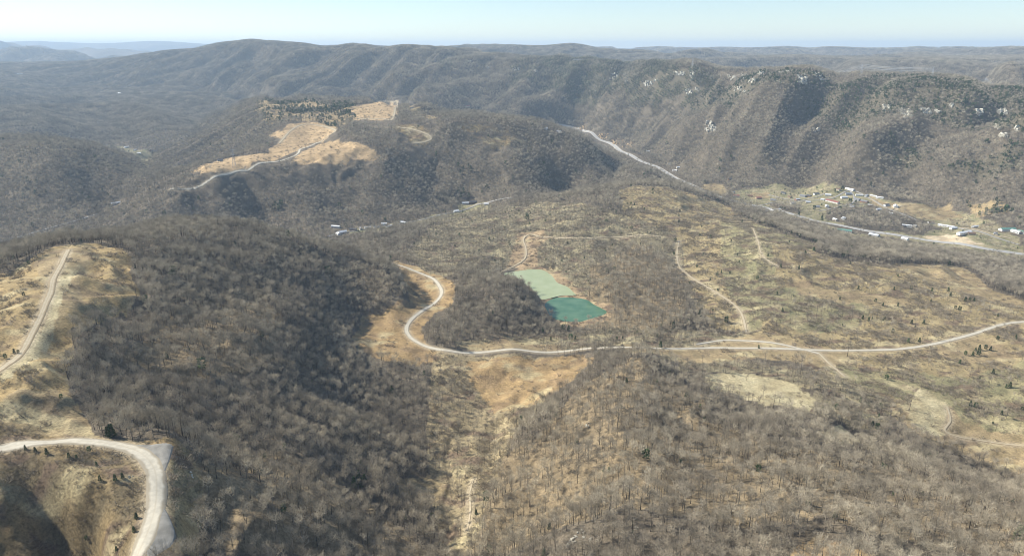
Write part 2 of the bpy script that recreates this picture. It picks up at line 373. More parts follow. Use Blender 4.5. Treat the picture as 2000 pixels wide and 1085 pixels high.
AREAS = [
 ('open', "880 1085;960 900;1050 850;1120 760;1230 700;1350 760;1450 850;1600 880;1750 900;2000 960;2000 1085"),
 ('open', "430 1085;380 900;520 880;700 960;840 1085"),
 ('open', "250 700;330 600;500 560;560 640;520 720;400 740;300 760"),
 ('mixed', "1000 125;1180 118;1330 130;1420 150;1300 200;1150 200;1000 160"),
 ('mixed', "1330 130;1560 138;1700 152;1850 150;2000 175;2000 260;1850 235;1700 235;1560 200;1420 215;1330 190"),
 ('mixed', "1740 260;1830 290;1790 330;1740 310"),
 ('mixed', "1840 330;2000 275;2000 330;1900 350"),
 ('pine', "1880 400;1960 395;1990 415;1900 425"),
 ('pine', "500 198;620 196;690 200;700 215;640 235;520 238;500 220"),
 ('pine', "640 225;720 205;735 210;690 235;640 262;600 262"),
 ('pine', "570 290;600 262;625 258;600 280"),
 ('terrace', "370 335;400 322;429 313;485 303;525 299;552 303;541 314;485 331;397 339"),
 ('terrace', "517 265;549 257;573 241;597 236;633 242;659 253;640 270;612 279;575 296;552 306;530 302;525 293;549 277"),
 ('terrace', "589 297;621 281;685 280;738 307;693 315;633 323;580 320;560 318"),
 ('terrace', "677 219;717 203;761 198;780 209;775 225;745 235;701 234"),
 ('tan', "781 204;812 210;853 229;845 234;805 218;781 208"),
 ('ochre', "565 204;620 202;620 208;565 208"),
 ('rust', "773 241;810 243;845 255;848 281;800 282"),
 ('rust', "885 242;940 246;992 254;990 259;930 256;900 251"),
 ('rust', "930 270;1030 274;1035 281;965 290"),
 ('tan', "1205 372;1250 363;1310 370;1325 384;1300 398;1240 400;1215 390"),
 ('brush', "1205 372;1250 363;1330 372;1420 400;1480 440;1500 500;1480 620;1460 650;1380 640;1340 560;1320 470;1220 440"),
 ('low', "900 420;1000 400;1150 400;1320 460;1340 560;1300 640;1190 640;1120 560;1000 520;860 540;780 500"),
 ('open', "1150 640;1160 520;1240 480;1320 520;1340 600;1300 650"),
 ('green', "1400 430;1480 440;1600 480;1560 520;1520 640;1460 650;1420 560;1400 500"),
 ('brush', "1500 470;1620 500;1760 520;1900 520;2010 560;2010 940;1900 890;1800 860;1740 800;1640 760;1560 700;1300 690;1200 660;1480 650;1520 560"),
 ('green', "1500 560;1600 560;1700 600;1680 640;1560 650;1500 620"),
 ('tan', "1540 540;1600 560;1720 575;1800 590;1780 600;1640 590;1560 575"),
 ('tan', "1740 516;1900 520;1980 570;2010 600;1940 590;1860 560;1790 545"),
 ('tan', "1840 640;1960 665;1990 700;1900 710;1820 690"),
 ('wood', "1880 520;2010 540;2010 590;1930 560"),
 ('low', "1330 700;1440 705;1560 720;1640 745;1560 760;1480 730;1380 725;1320 720"),
 ('low', "1600 740;1700 740;1750 800;1720 850;1640 820;1560 800"),
 ('green', "1580 700;1700 720;1900 740;2010 700;2010 860;1900 830;1760 780;1650 740"),
 ('tan', "1230 655;1480 655;1580 672;1700 690;1620 715;1500 700;1300 700;1220 692"),
 ('pale', "1362 730;1430 728;1500 735;1560 752;1590 780;1575 800;1500 790;1440 775;1380 755"),
 ('pale', "1600 840;1650 835;1680 860;1640 870"),
 ('tan', "1735 800;1790 780;1850 790;1890 830;2010 850;2010 935;1930 905;1850 880;1790 850"),
 ('pale', "1760 790;1800 760;1850 785;1840 850;1790 840"),
 ('ochre', "1525 1095;1555 1065;1590 1046;1640 1056;1720 1095"),
 ('lawn', "1436 372;1500 362;1560 366;1640 362;1700 380;1745 394;1765 410;1745 424;1640 438;1560 426;1480 406;1440 392"),
 ('lawn', "1740 396;1830 404;1900 418;1960 445;2005 468;2005 508;1850 482;1760 466;1700 456;1780 440"),
 ('tan', "1690 384;1745 396;1755 408;1705 402"), ('soil', "1735 400;1765 398;1765 408;1740 410"), ('tan', "1460 378;1500 376;1500 388;1462 390"), ('tan', "1780 398;1850 402;1880 425;1800 430"),
 ('tan', "1750 395;1790 395;1800 415;1760 425"),
 ('tan', "1368 366;1400 358;1420 372;1392 378"),
 ('soil', "1800 462;1850 458;1920 475;1880 480"),
 ('lawn', "1600 434;1700 462;1850 482;1990 500;1990 506;1850 490;1760 482;1640 462"),
 ('wood', "1620 405;1700 400;1790 425;1840 445;1800 460;1700 445;1620 430"),
 ('wood', "1500 395;1560 400;1560 418;1510 408"),
 ('low', "1840 425;1960 440;1990 460;1900 452"),
 ('lawn', "650 456;700 447;800 433;850 420;920 405;950 396;955 404;860 432;760 444;700 456"),
 ('lawn', "895 400;945 393;940 408;900 412"),
 ('lawn', "215 285;262 290;285 300;298 318;275 322;262 305;225 292"),
 ('lawn', "280 292;305 300;300 310;285 305"),
 ('ochre', "757 510;810 520;862 538;890 560;885 585;850 615;820 640;830 668;870 685;850 700;790 712;700 690;678 655;700 625;760 600;800 590;790 560"),
 ('low', "1200 640;1460 650;1420 668;1300 676;900 678;880 664;1000 655"),
 ('bank', "975 536;1020 522;1070 522;1100 545;1130 570;1170 588;1198 608;1180 625;1140 640;1090 634;1060 610;1050 590;1050 575"),
 ('bank', "985 520;1010 455;1050 450;1070 462;1045 480;1045 520;1080 525"),
 ('glade', "850 690;1150 692;1130 710;1000 850;960 960;920 1085;870 1085;840 960;830 850;840 760"),
 ('ochre', "918 704;1000 694;1140 690;1168 702;1110 745;1030 795;965 805;930 760;912 728"),
 ('tan', "770 930;850 925;880 960;840 985;780 970"),
 ('tan', "980 660;1080 672;1080 684;900 682;900 674"),
 ('rust', "-80 545;0 533;60 505;130 478;190 474;240 484;258 506;256 530;272 572;262 592;222 622;150 645;145 700;138 730;140 765;165 810;192 850;232 858;350 864;345 880;322 930;318 985;345 1020;345 1050;320 1100;-80 1100"),
 ('bald', "-80 545;0 533;60 505;130 478;190 474;240 484;258 506;256 530;272 572;262 592;222 622;150 645;145 700;138 730;140 765;100 790;0 800;-80 800"),
 ('tan', "60 520;130 482;190 480;170 520;150 560;160 600;110 640;60 620;90 560"),
 ('pale', "0 720;50 680;90 620;110 560;150 520;140 560;115 620;85 680;30 735;0 745"),
 ('tan', "0 830;0 780;100 760;150 780;190 850;100 850"),
 ('brush', "345 865;372 880;395 940;400 1000;380 1085;330 1095;350 1050;345 1020;318 985;322 930"),
]
KN = list(COVER)
area_polys = [(KN.index(k), castline(H, s)) for k, s in AREAS]
def cover_at(x, y):
    wa = np.clip(y / 110.0, 2.4, 20)
    x2 = x + wa * noise(x / wa / 3, y / wa / 3, 71) + 0.5 * wa * noise(x / wa * 1.1, y / wa * 1.1, 73)
    y2 = y + wa * noise(x / wa / 3 + 50, y / wa / 3, 72) + 0.5 * wa * noise(x / wa * 1.1, y / wa * 1.1, 74)
    c = np.zeros(x.shape, np.int32)
    for k, pl in area_polys:
        c[inside(pl, x, y) if KN[k] == 'pad' else inside(pl, x2, y2)] = k
    return c
CG = cover_at(XX, YY)
CA = np.array([COVER[k][0] for k in KN]); CB = np.array([COVER[k][1] for k in KN])
lam = np.clip(0.5 + 0.75 * fbm(XX / 26, YY / 26, 4, 81), 0, 1)[..., None]
COL = CA[CG] * lam + CB[CG] * (1 - lam)
grassy = np.isin(CG, [KN.index(k) for k in ('glade', 'bald', 'rust', 'tan', 'ochre', 'brush', 'green', 'low', 'bank')])
pat = sstep(0.15, 0.55, fbm(XX / 34 + 9, YY / 20, 4, 91))[..., None] * (grassy * np.where(np.isin(CG, [KN.index('tan'), KN.index('ochre'), KN.index('bald')]), .45, .9))[..., None]
COL = COL * (1 - pat) + pat * np.array((.175, .125, .085))           # patches of dead bramble
pat = sstep(0.30, 0.7, fbm(XX / 50 + 70, YY / 30, 3, 95))[..., None] * grassy[..., None] * 0.6
COL = COL * (1 - pat) + pat * np.array((.50, .42, .24))               # bleached grass
near_road = np.zeros(H.shape)
for nm, ln, wd, mt in road_lines:
    if nm == 'dirt_track' or nm == 'gravel_road':
        near_road = np.maximum(near_road, 1 - sstep(wd * 0.5, wd * 0.5 + 5, dist_line(ln, XX, YY, wd + 10)))
nr = (near_road * 0.6)[..., None]
COL = COL * (1 - nr) + nr * np.array((.46, .38, .26))

def tag(o, label=None, cat=None, group=None, kind=None):
    if label: o['label'] = label
    if cat: o['category'] = cat
    if group: o['group'] = group
    if kind: o['kind'] = kind
    return o

def mesh_np(name, V, Fq, mats=(), smoothf=False):
    V = np.asarray(V, np.float32).reshape(-1, 3); Fq = np.asarray(Fq, np.int32)
    m = bpy.data.meshes.new(name); k = Fq.shape[1]
    m.vertices.add(len(V)); m.vertices.foreach_set('co', V.ravel())
    m.loops.add(Fq.size); m.loops.foreach_set('vertex_index', Fq.ravel())
    m.polygons.add(len(Fq)); m.polygons.foreach_set('loop_start', np.arange(0, Fq.size, k, dtype=np.int32))
    m.polygons.foreach_set('loop_total', np.full(len(Fq), k, np.int32))
    m.polygons.foreach_set('use_smooth', np.full(len(Fq), smoothf, bool))
    m.update(calc_edges=True)
    for a in mats: m.materials.append(a)
    return m

# ------------------------------------------------------------------ materials
def mat(name):
    m = bpy.data.materials.new(name); m.use_nodes = True
    return m, m.node_tree, m.node_tree.nodes['Principled BSDF']
def N(nt, t, **kw):
    n = nt.nodes.new(t)
    for k, v in kw.items(): setattr(n, k, v)
    return n
def simple(name, a, b=None, rough=0.9, scale=0.3, rand=0.0, detail=4, spec=0.2, bump=0.0):
    m, t, p = mat(name)
    p.inputs['Roughness'].default_value = rough
    p.inputs['Specular IOR Level'].default_value = spec
    b = b or tuple(c * 0.75 for c in a)
    geo = N(t, 'ShaderNodeNewGeometry'); nz = N(t, 'ShaderNodeTexNoise'); nz.inputs['Scale'].default_value = scale; nz.inputs['Detail'].default_value = detail
    t.links.new(geo.outputs['Position'], nz.inputs['Vector'])
    mx = N(t, 'ShaderNodeMix', data_type='RGBA'); mx.inputs[6].default_value = (*a, 1); mx.inputs[7].default_value = (*b, 1)
    mr = N(t, 'ShaderNodeMapRange'); mr.inputs[1].default_value = .35; mr.inputs[2].default_value = .65
    t.links.new(nz.outputs[0], mr.inputs[0]); t.links.new(mr.outputs[0], mx.inputs[0])
    out = mx.outputs[2]
    if rand:
        oi = N(t, 'ShaderNodeObjectInfo'); hv = N(t, 'ShaderNodeHueSaturation')
        r1 = N(t, 'ShaderNodeMapRange'); r1.inputs[3].default_value = 1 - rand; r1.inputs[4].default_value = 1 + rand
        t.links.new(oi.outputs['Random'], r1.inputs[0]); t.links.new(r1.outputs[0], hv.inputs['Value'])
        t.links.new(out, hv.inputs['Color']); out = hv.outputs[0]
    t.links.new(out, p.inputs['Base Color'])
    if bump:
        bp = N(t, 'ShaderNodeBump'); bp.inputs['Strength'].default_value = 0.6; bp.inputs['Distance'].default_value = bump
        t.links.new(nz.outputs[0], bp.inputs['Height']); t.links.new(bp.outputs[0], p.inputs['Normal'])
    return m
M = {}
# the ground: cover colour carried by the surface, broken up by noise at several sizes
m, t, p = mat('ground'); M['ground'] = m
p.inputs['Roughness'].default_value = 0.95; p.inputs['Specular IOR Level'].default_value = 0.1
at = N(t, 'ShaderNodeAttribute', attribute_name='cover_colour'); geo = N(t, 'ShaderNodeNewGeometry')
n1 = N(t, 'ShaderNodeTexNoise'); n1.inputs['Scale'].default_value = 0.55; n1.inputs['Detail'].default_value = 6; n1.inputs['Roughness'].default_value = .7
n2 = N(t, 'ShaderNodeTexNoise'); n2.inputs['Scale'].default_value = 0.06; n2.inputs['Detail'].default_value = 6; n2.inputs['Roughness'].default_value = .65
for x in (n1, n2): t.links.new(geo.outputs['Position'], x.inputs['Vector'])
r1 = N(t, 'ShaderNodeMapRange'); r1.inputs[1].default_value = .3; r1.inputs[2].default_value = .7; r1.inputs[3].default_value = .5; r1.inputs[4].default_value = 1.45
r2 = N(t, 'ShaderNodeMapRange'); r2.inputs[1].default_value = .3; r2.inputs[2].default_value = .7; r2.inputs[3].default_value = .68; r2.inputs[4].default_value = 1.3
t.links.new(n1.outputs[0], r1.inputs[0]); t.links.new(n2.outputs[0], r2.inputs[0])
mu = N(t, 'ShaderNodeMath', operation='MULTIPLY'); t.links.new(r1.outputs[0], mu.inputs[0]); t.links.new(r2.outputs[0], mu.inputs[1])
vm = N(t, 'ShaderNodeVectorMath', operation='SCALE'); t.links.new(at.outputs['Color'], vm.inputs[0]); t.links.new(mu.outputs[0], vm.inputs['Scale'])
t.links.new(vm.outputs[0], p.inputs['Base Color'])
bp = N(t, 'ShaderNodeBump'); bp.inputs['Distance'].default_value = 0.9; bp.inputs['Strength'].default_value = .7
t.links.new(n1.outputs[0], bp.inputs['Height']); t.links.new(bp.outputs[0], p.inputs['Normal'])
def road_mat(name, core, side, rut, half=.30):
    m = simple(name, core, tuple(c * .84 for c in core), scale=.35); t = m.node_tree; p = t.nodes['Principled BSDF']
    src = p.inputs['Base Color'].links[0].from_socket
    at = N(t, 'ShaderNodeAttribute', attribute_name='across'); geo = N(t, 'ShaderNodeNewGeometry'); nz = N(t, 'ShaderNodeTexNoise'); nz.inputs['Scale'].default_value = .12; nz.inputs['Detail'].default_value = 6
    t.links.new(geo.outputs['Position'], nz.inputs['Vector'])
    ma = N(t, 'ShaderNodeMath', operation='MULTIPLY_ADD'); ma.inputs[1].default_value = .34; t.links.new(nz.outputs[0], ma.inputs[0])
    ab = N(t, 'ShaderNodeMath', operation='ABSOLUTE'); t.links.new(at.outputs['Fac'], ab.inputs[0])
    t.links.new(ab.outputs[0], ma.inputs[2])
    r1 = N(t, 'ShaderNodeMapRange'); r1.inputs[1].default_value = half + .17 - .05; r1.inputs[2].default_value = half + .17 + .08; t.links.new(ma.outputs[0], r1.inputs[0])
    mx = N(t, 'ShaderNodeMix', data_type='RGBA'); t.links.new(r1.outputs[0], mx.inputs[0]); t.links.new(src, mx.inputs[6]); mx.inputs[7].default_value = (*side, 1)
    r2 = N(t, 'ShaderNodeMapRange'); r2.inputs[1].default_value = .0; r2.inputs[2].default_value = .07; r2.inputs[3].default_value = 1; r2.inputs[4].default_value = 0; t.links.new(ab.outputs[0], r2.inputs[0])
    r3 = N(t, 'ShaderNodeMath', operation='MULTIPLY'); t.links.new(r2.outputs[0], r3.inputs[0]); t.links.new(nz.outputs[0], r3.inputs[1])
    m2 = N(t, 'ShaderNodeMix', data_type='RGBA'); t.links.new(r3.outputs[0], m2.inputs[0]); t.links.new(mx.outputs[2], m2.inputs[6]); m2.inputs[7].default_value = (*rut, 1)
    t.links.new(m2.outputs[2], p.inputs['Base Color']); return m
M['gravel'] = road_mat('pale_gravel', (.56, .51, .405), (.33, .285, .21), (.42, .36, .26))
M['pale'] = simple('worn_pavement', (.38, .355, .32), (.29, .27, .24), scale=.2)
M['asphalt'] = road_mat('old_asphalt', (.42, .41, .39), (.50, .45, .36), (.33, .31, .20), .36)
M['dirt'] = road_mat('bare_dirt', (.50, .42, .29), (.32, .25, .15), (.34, .27, .15), .26)
M['concrete'] = simple('concrete', (.62, .60, .56), scale=.1)
M['bark'] = simple('grey_bark', (.23, .195, .155), (.09, .075, .06), scale=.09, rand=.8)
M['twig'] = simple('bare_twigs', (.485, .42, .305), (.32, .275, .205), scale=.013, rand=.42)
M['brushtwig'] = simple('shrub_twigs', (.40, .34, .25), (.26, .215, .155), scale=.05, rand=.35)
M['needle'] = simple('evergreen_needles', (.085, .125, .045), (.050, .080, .032), scale=.4, rand=.35)
M['rock'] = simple('sandstone', (.70, .66, .54), (.24, .215, .175), scale=.16, detail=8, bump=.6)
M['ochrerock'] = simple('ochre_rock_cut', (.58, .42, .24), (.36, .26, .15), scale=.12, detail=8, bump=.6)

# ------------------------------------------------------------------ the ground sheet
V = np.stack([XX, YY, H], -1).reshape(-1, 3)
I = np.arange(QN * SN).reshape(SN, QN)
Fq = np.stack([I[:-1, :-1], I[:-1, 1:], I[1:, 1:], I[1:, :-1]], -1).reshape(-1, 4)
gm = mesh_np('ground', V, Fq, [M['ground']], True)
ca = gm.color_attributes.new('cover_colour', 'FLOAT_COLOR', 'POINT')
ca.data.foreach_set('color', np.concatenate([COL.reshape(-1, 3), np.ones((QN * SN, 1))], 1).astype(np.float32).ravel())
ground = bpy.data.objects.new('ground', gm); C.objects.link(ground); tag(ground, kind='structure')

def ribbon(name, ln, wd, m, lift, edge=0.5):
    d = np.gradient(ln, axis=0); d /= np.linalg.norm(d, axis=1)[:, None] + 1e-9
    nrm = np.stack([-d[:, 1], d[:, 0]], 1)
    K = 11; offs = np.linspace(-0.5, 0.5, K)
    jit = 1 + 0.12 * noise(np.arange(len(ln)) / 4.0, np.zeros(len(ln)), int(wd * 10))
    V = []; 
    for o in offs:
        pt = ln + nrm * (o * wd * jit)[:, None]
        V.append(np.stack([pt[:, 0], pt[:, 1], hz(pt[:, 0], pt[:, 1]) + lift - (0.25 if abs(o) > .45 else 0)], 1))
    V = np.stack(V, 1); n = len(ln)
    J = np.arange(n * K).reshape(n, K)
    Fq = np.stack([J[:-1, :-1], J[1:, :-1], J[1:, 1:], J[:-1, 1:]], -1).reshape(-1, 4)[:, ::-1]
    me = mesh_np(name, V.reshape(-1, 3), Fq, [m], True)
    a = me.attributes.new('across', 'FLOAT', 'POINT'); a.data.foreach_set('value', np.tile(offs, n).astype(np.float32))
    o = bpy.data.objects.new(name, me); C.objects.link(o)
    return tag(o, kind='structure')
for nm, ln, wd, mt in road_lines:
    dd = float(np.median(ln[:, 1]))
    ribbon(nm, smooth(ln, 3.0) if dd < 1300 else ln, wd, M[mt], 0.35 if dd < 1300 else 0.9)

# ------------------------------------------------------------------ ponds
def apron(px_):
    pl = smooth(castline(H, px_), 2.0, True); c = pl.mean(0); K = 10; n = len(pl); V = [(c[0], c[1])]
    for k in range(1, K + 1): V += [tuple(c + (p_ - c) * k / K) for p_ in pl]
    V = np.array(V); Z = hz(V[:, 0], V[:, 1]) + .22; Z[-n:] -= .3
    fs = [(0, 1 + i, 1 + (i + 1) % n) for i in range(n)]
    for k in range(K - 1):
        o0 = 1 + k * n; o1 = o0 + n; fs += [(o0 + i, o1 + i, o1 + (i + 1) % n, o0 + (i + 1) % n) for i in range(n)]
    me = bpy.data.meshes.new('gravel_pad'); me.from_pydata([(*v_, z_) for v_, z_ in zip(V.tolist(), Z.tolist())], [], fs)
    me.materials.append(M['apron']); o = bpy.data.objects.new('gravel_pad', me); C.objects.link(o); tag(o, kind='structure')
    return pl
M['apron'] = simple('grey_gravel', (.29, .275, .24), (.20, .19, .165), scale=.22, detail=8)
APRONS = [apron("252 868;295 867;337 867;339 876;330 905;318 932;309 950;300 925;290 895"), apron("308 965;318 985;330 1005;343 1038;341 1058;320 1075;296 1092;285 1082;300 1040;306 1000")]
def pond(name, pl, zs, a, b, rough):
    c = pl.mean(0); K = 8
    V = [np.column_stack([c + (pl - c) * (1.02 * k / K), np.full(len(pl), zs)]) for k in range(1, K + 1)]
    V = np.concatenate([[[c[0], c[1], zs]]] + V); n = len(pl); Fc = []
    for i in range(n): Fc.append((0, 1 + i, 1 + (i + 1) % n, 1 + (i + 1) % n))
    me = bpy.data.meshes.new(name)
    fs = [(0, 1 + i, 1 + (i + 1) % n) for i in range(n)]
    for k in range(K - 1):
        o0 = 1 + k * n; o1 = o0 + n
        fs += [(o0 + i, o1 + i, o1 + (i + 1) % n, o0 + (i + 1) % n) for i in range(n)]
    me.from_pydata([tuple(v) for v in V], [], fs)
    me.update()
    m = simple(name + '_water', a, b, rough=rough, scale=.045, detail=7, spec=.15, bump=.12); me.materials.append(m)
    o = bpy.data.objects.new(name, me); C.objects.link(o); return tag(o, kind='structure')
pond('pond_water', POND1, WATER['a'], (.325, .365, .20), (.375, .41, .24), .3)
pond('pond_water', POND2, WATER['b'], (.065, .150, .085), (.115, .205, .120), .2)

# ------------------------------------------------------------------ buildings
WALLC = {'white': (.78, .77, .73), 'cream': (.66, .60, .48), 'grey': (.45, .45, .44), 'brick': (.36, .19, .13), 'tan': (.52, .43, .30), 'brown': (.25, .17, .11)}
ROOFC = {'white': (.80, .80, .78), 'silver': (.60, .62, .64), 'grey': (.26, .26, .27), 'dark': (.10, .10, .11), 'red': (.34, .13, .10), 'green': (.15, .30, .24), 'brown': (.20, .12, .08), 'blue': (.20, .24, .30)}
WM = {k: simple('wall_' + k, v, scale=.3) for k, v in WALLC.items()}
RM = {k: simple('roof_' + k, v, scale=.4, rough=.55, spec=.4) for k, v in ROOFC.items()}
M['pane'] = simple('window_glass', (.05, .06, .07), rough=.15, spec=.6)
def mk(name, V, Fs, m, parent=None, loc=None, rz=None):
    me = bpy.data.meshes.new(name); me.from_pydata([tuple(map(float, v)) for v in V], [], Fs); me.materials.append(m); me.update()
    o = bpy.data.objects.new(name, me); C.objects.link(o); o.parent = parent
    if loc is not None: o.location = loc
    if rz is not None: o.rotation_euler[2] = rz
    return o
def boxm(x0, x1, y0, y1, z0, z1):
    return ([(x, y, z) for x in (x0, x1) for y in (y0, y1) for z in (z0, z1)], [(0, 1, 3, 2), (4, 6, 7, 5), (0, 4, 5, 1), (2, 3, 7, 6), (0, 2, 6, 4), (1, 5, 7, 3)])
def joinm(lst):
    V = []; Fs = []
    for v, f in lst:
        b = len(V); V += list(v); Fs += [tuple(i + b for i in q) for q in f]
    return V, Fs
HOUSE_AT = []
def house(u, v, L, D, hh, wall, roof, label, rz=None, cat='house', grp=None, name='house'):
    x, y = cast(H, u, v); zz = float(hz(x, y))
    HOUSE_AT.append((x, y, max(L, D)))
    e = bpy.data.objects.new(name, None); C.objects.link(e); e.location = (x, y, zz)
    e.rotation_euler[2] = rz if rz is not None else random.uniform(-1.3, 1.3)
    tag(e, label, cat, grp)
    a, b = L / 2, D / 2; rise = D * .24
    V = [(-a, -b, -2), (a, -b, -2), (a, b, -2), (-a, b, -2), (-a, -b, hh), (a, -b, hh), (a, b, hh), (-a, b, hh), (-a, 0, hh + rise), (a, 0, hh + rise)]
    mk('wall', V, [(0, 1, 5, 4), (2, 3, 7, 6), (1, 2, 6, 9, 5), (3, 0, 4, 8, 7)], WM[wall], e)
    o = .5; g = rise / b * o
    R1 = [(-a - o, -b - o, hh - g + .03), (a + o, -b - o, hh - g + .03), (a + o, 0, hh + rise + .03), (-a - o, 0, hh + rise + .03), (-a - o, b + o, hh - g + .03), (a + o, b + o, hh - g + .03)]
    R2 = [(p[0], p[1], p[2] + .25) for p in R1]
    rf = mk('roof', R1 + R2, [(0, 3, 2, 1), (3, 4, 5, 2), (6, 7, 8, 9), (9, 8, 11, 10), (0, 1, 7, 6), (4, 10, 11, 5), (0, 6, 9, 3), (3, 9, 10, 4), (1, 2, 8, 7), (2, 5, 11, 8)], RM[roof], e)
    mk('door', *boxm(-.5, .5, -b - .08, -b - .01, 0, 2.1), WM['brown'], e)
    for k in (-.62, -.3, .3, .62):
        mk('window', *boxm(a * k - .7, a * k + .7, -b - .08, -b - .01, 1.1, 2.3), M['pane'], e)
    if L < 16 and hh > 3.4 and roof != 'silver':
        mk('chimney', *boxm(a * .5, a * .5 + .9, .4, 1.3, hh, hh + rise + 1.0), WM['brick'], rf)
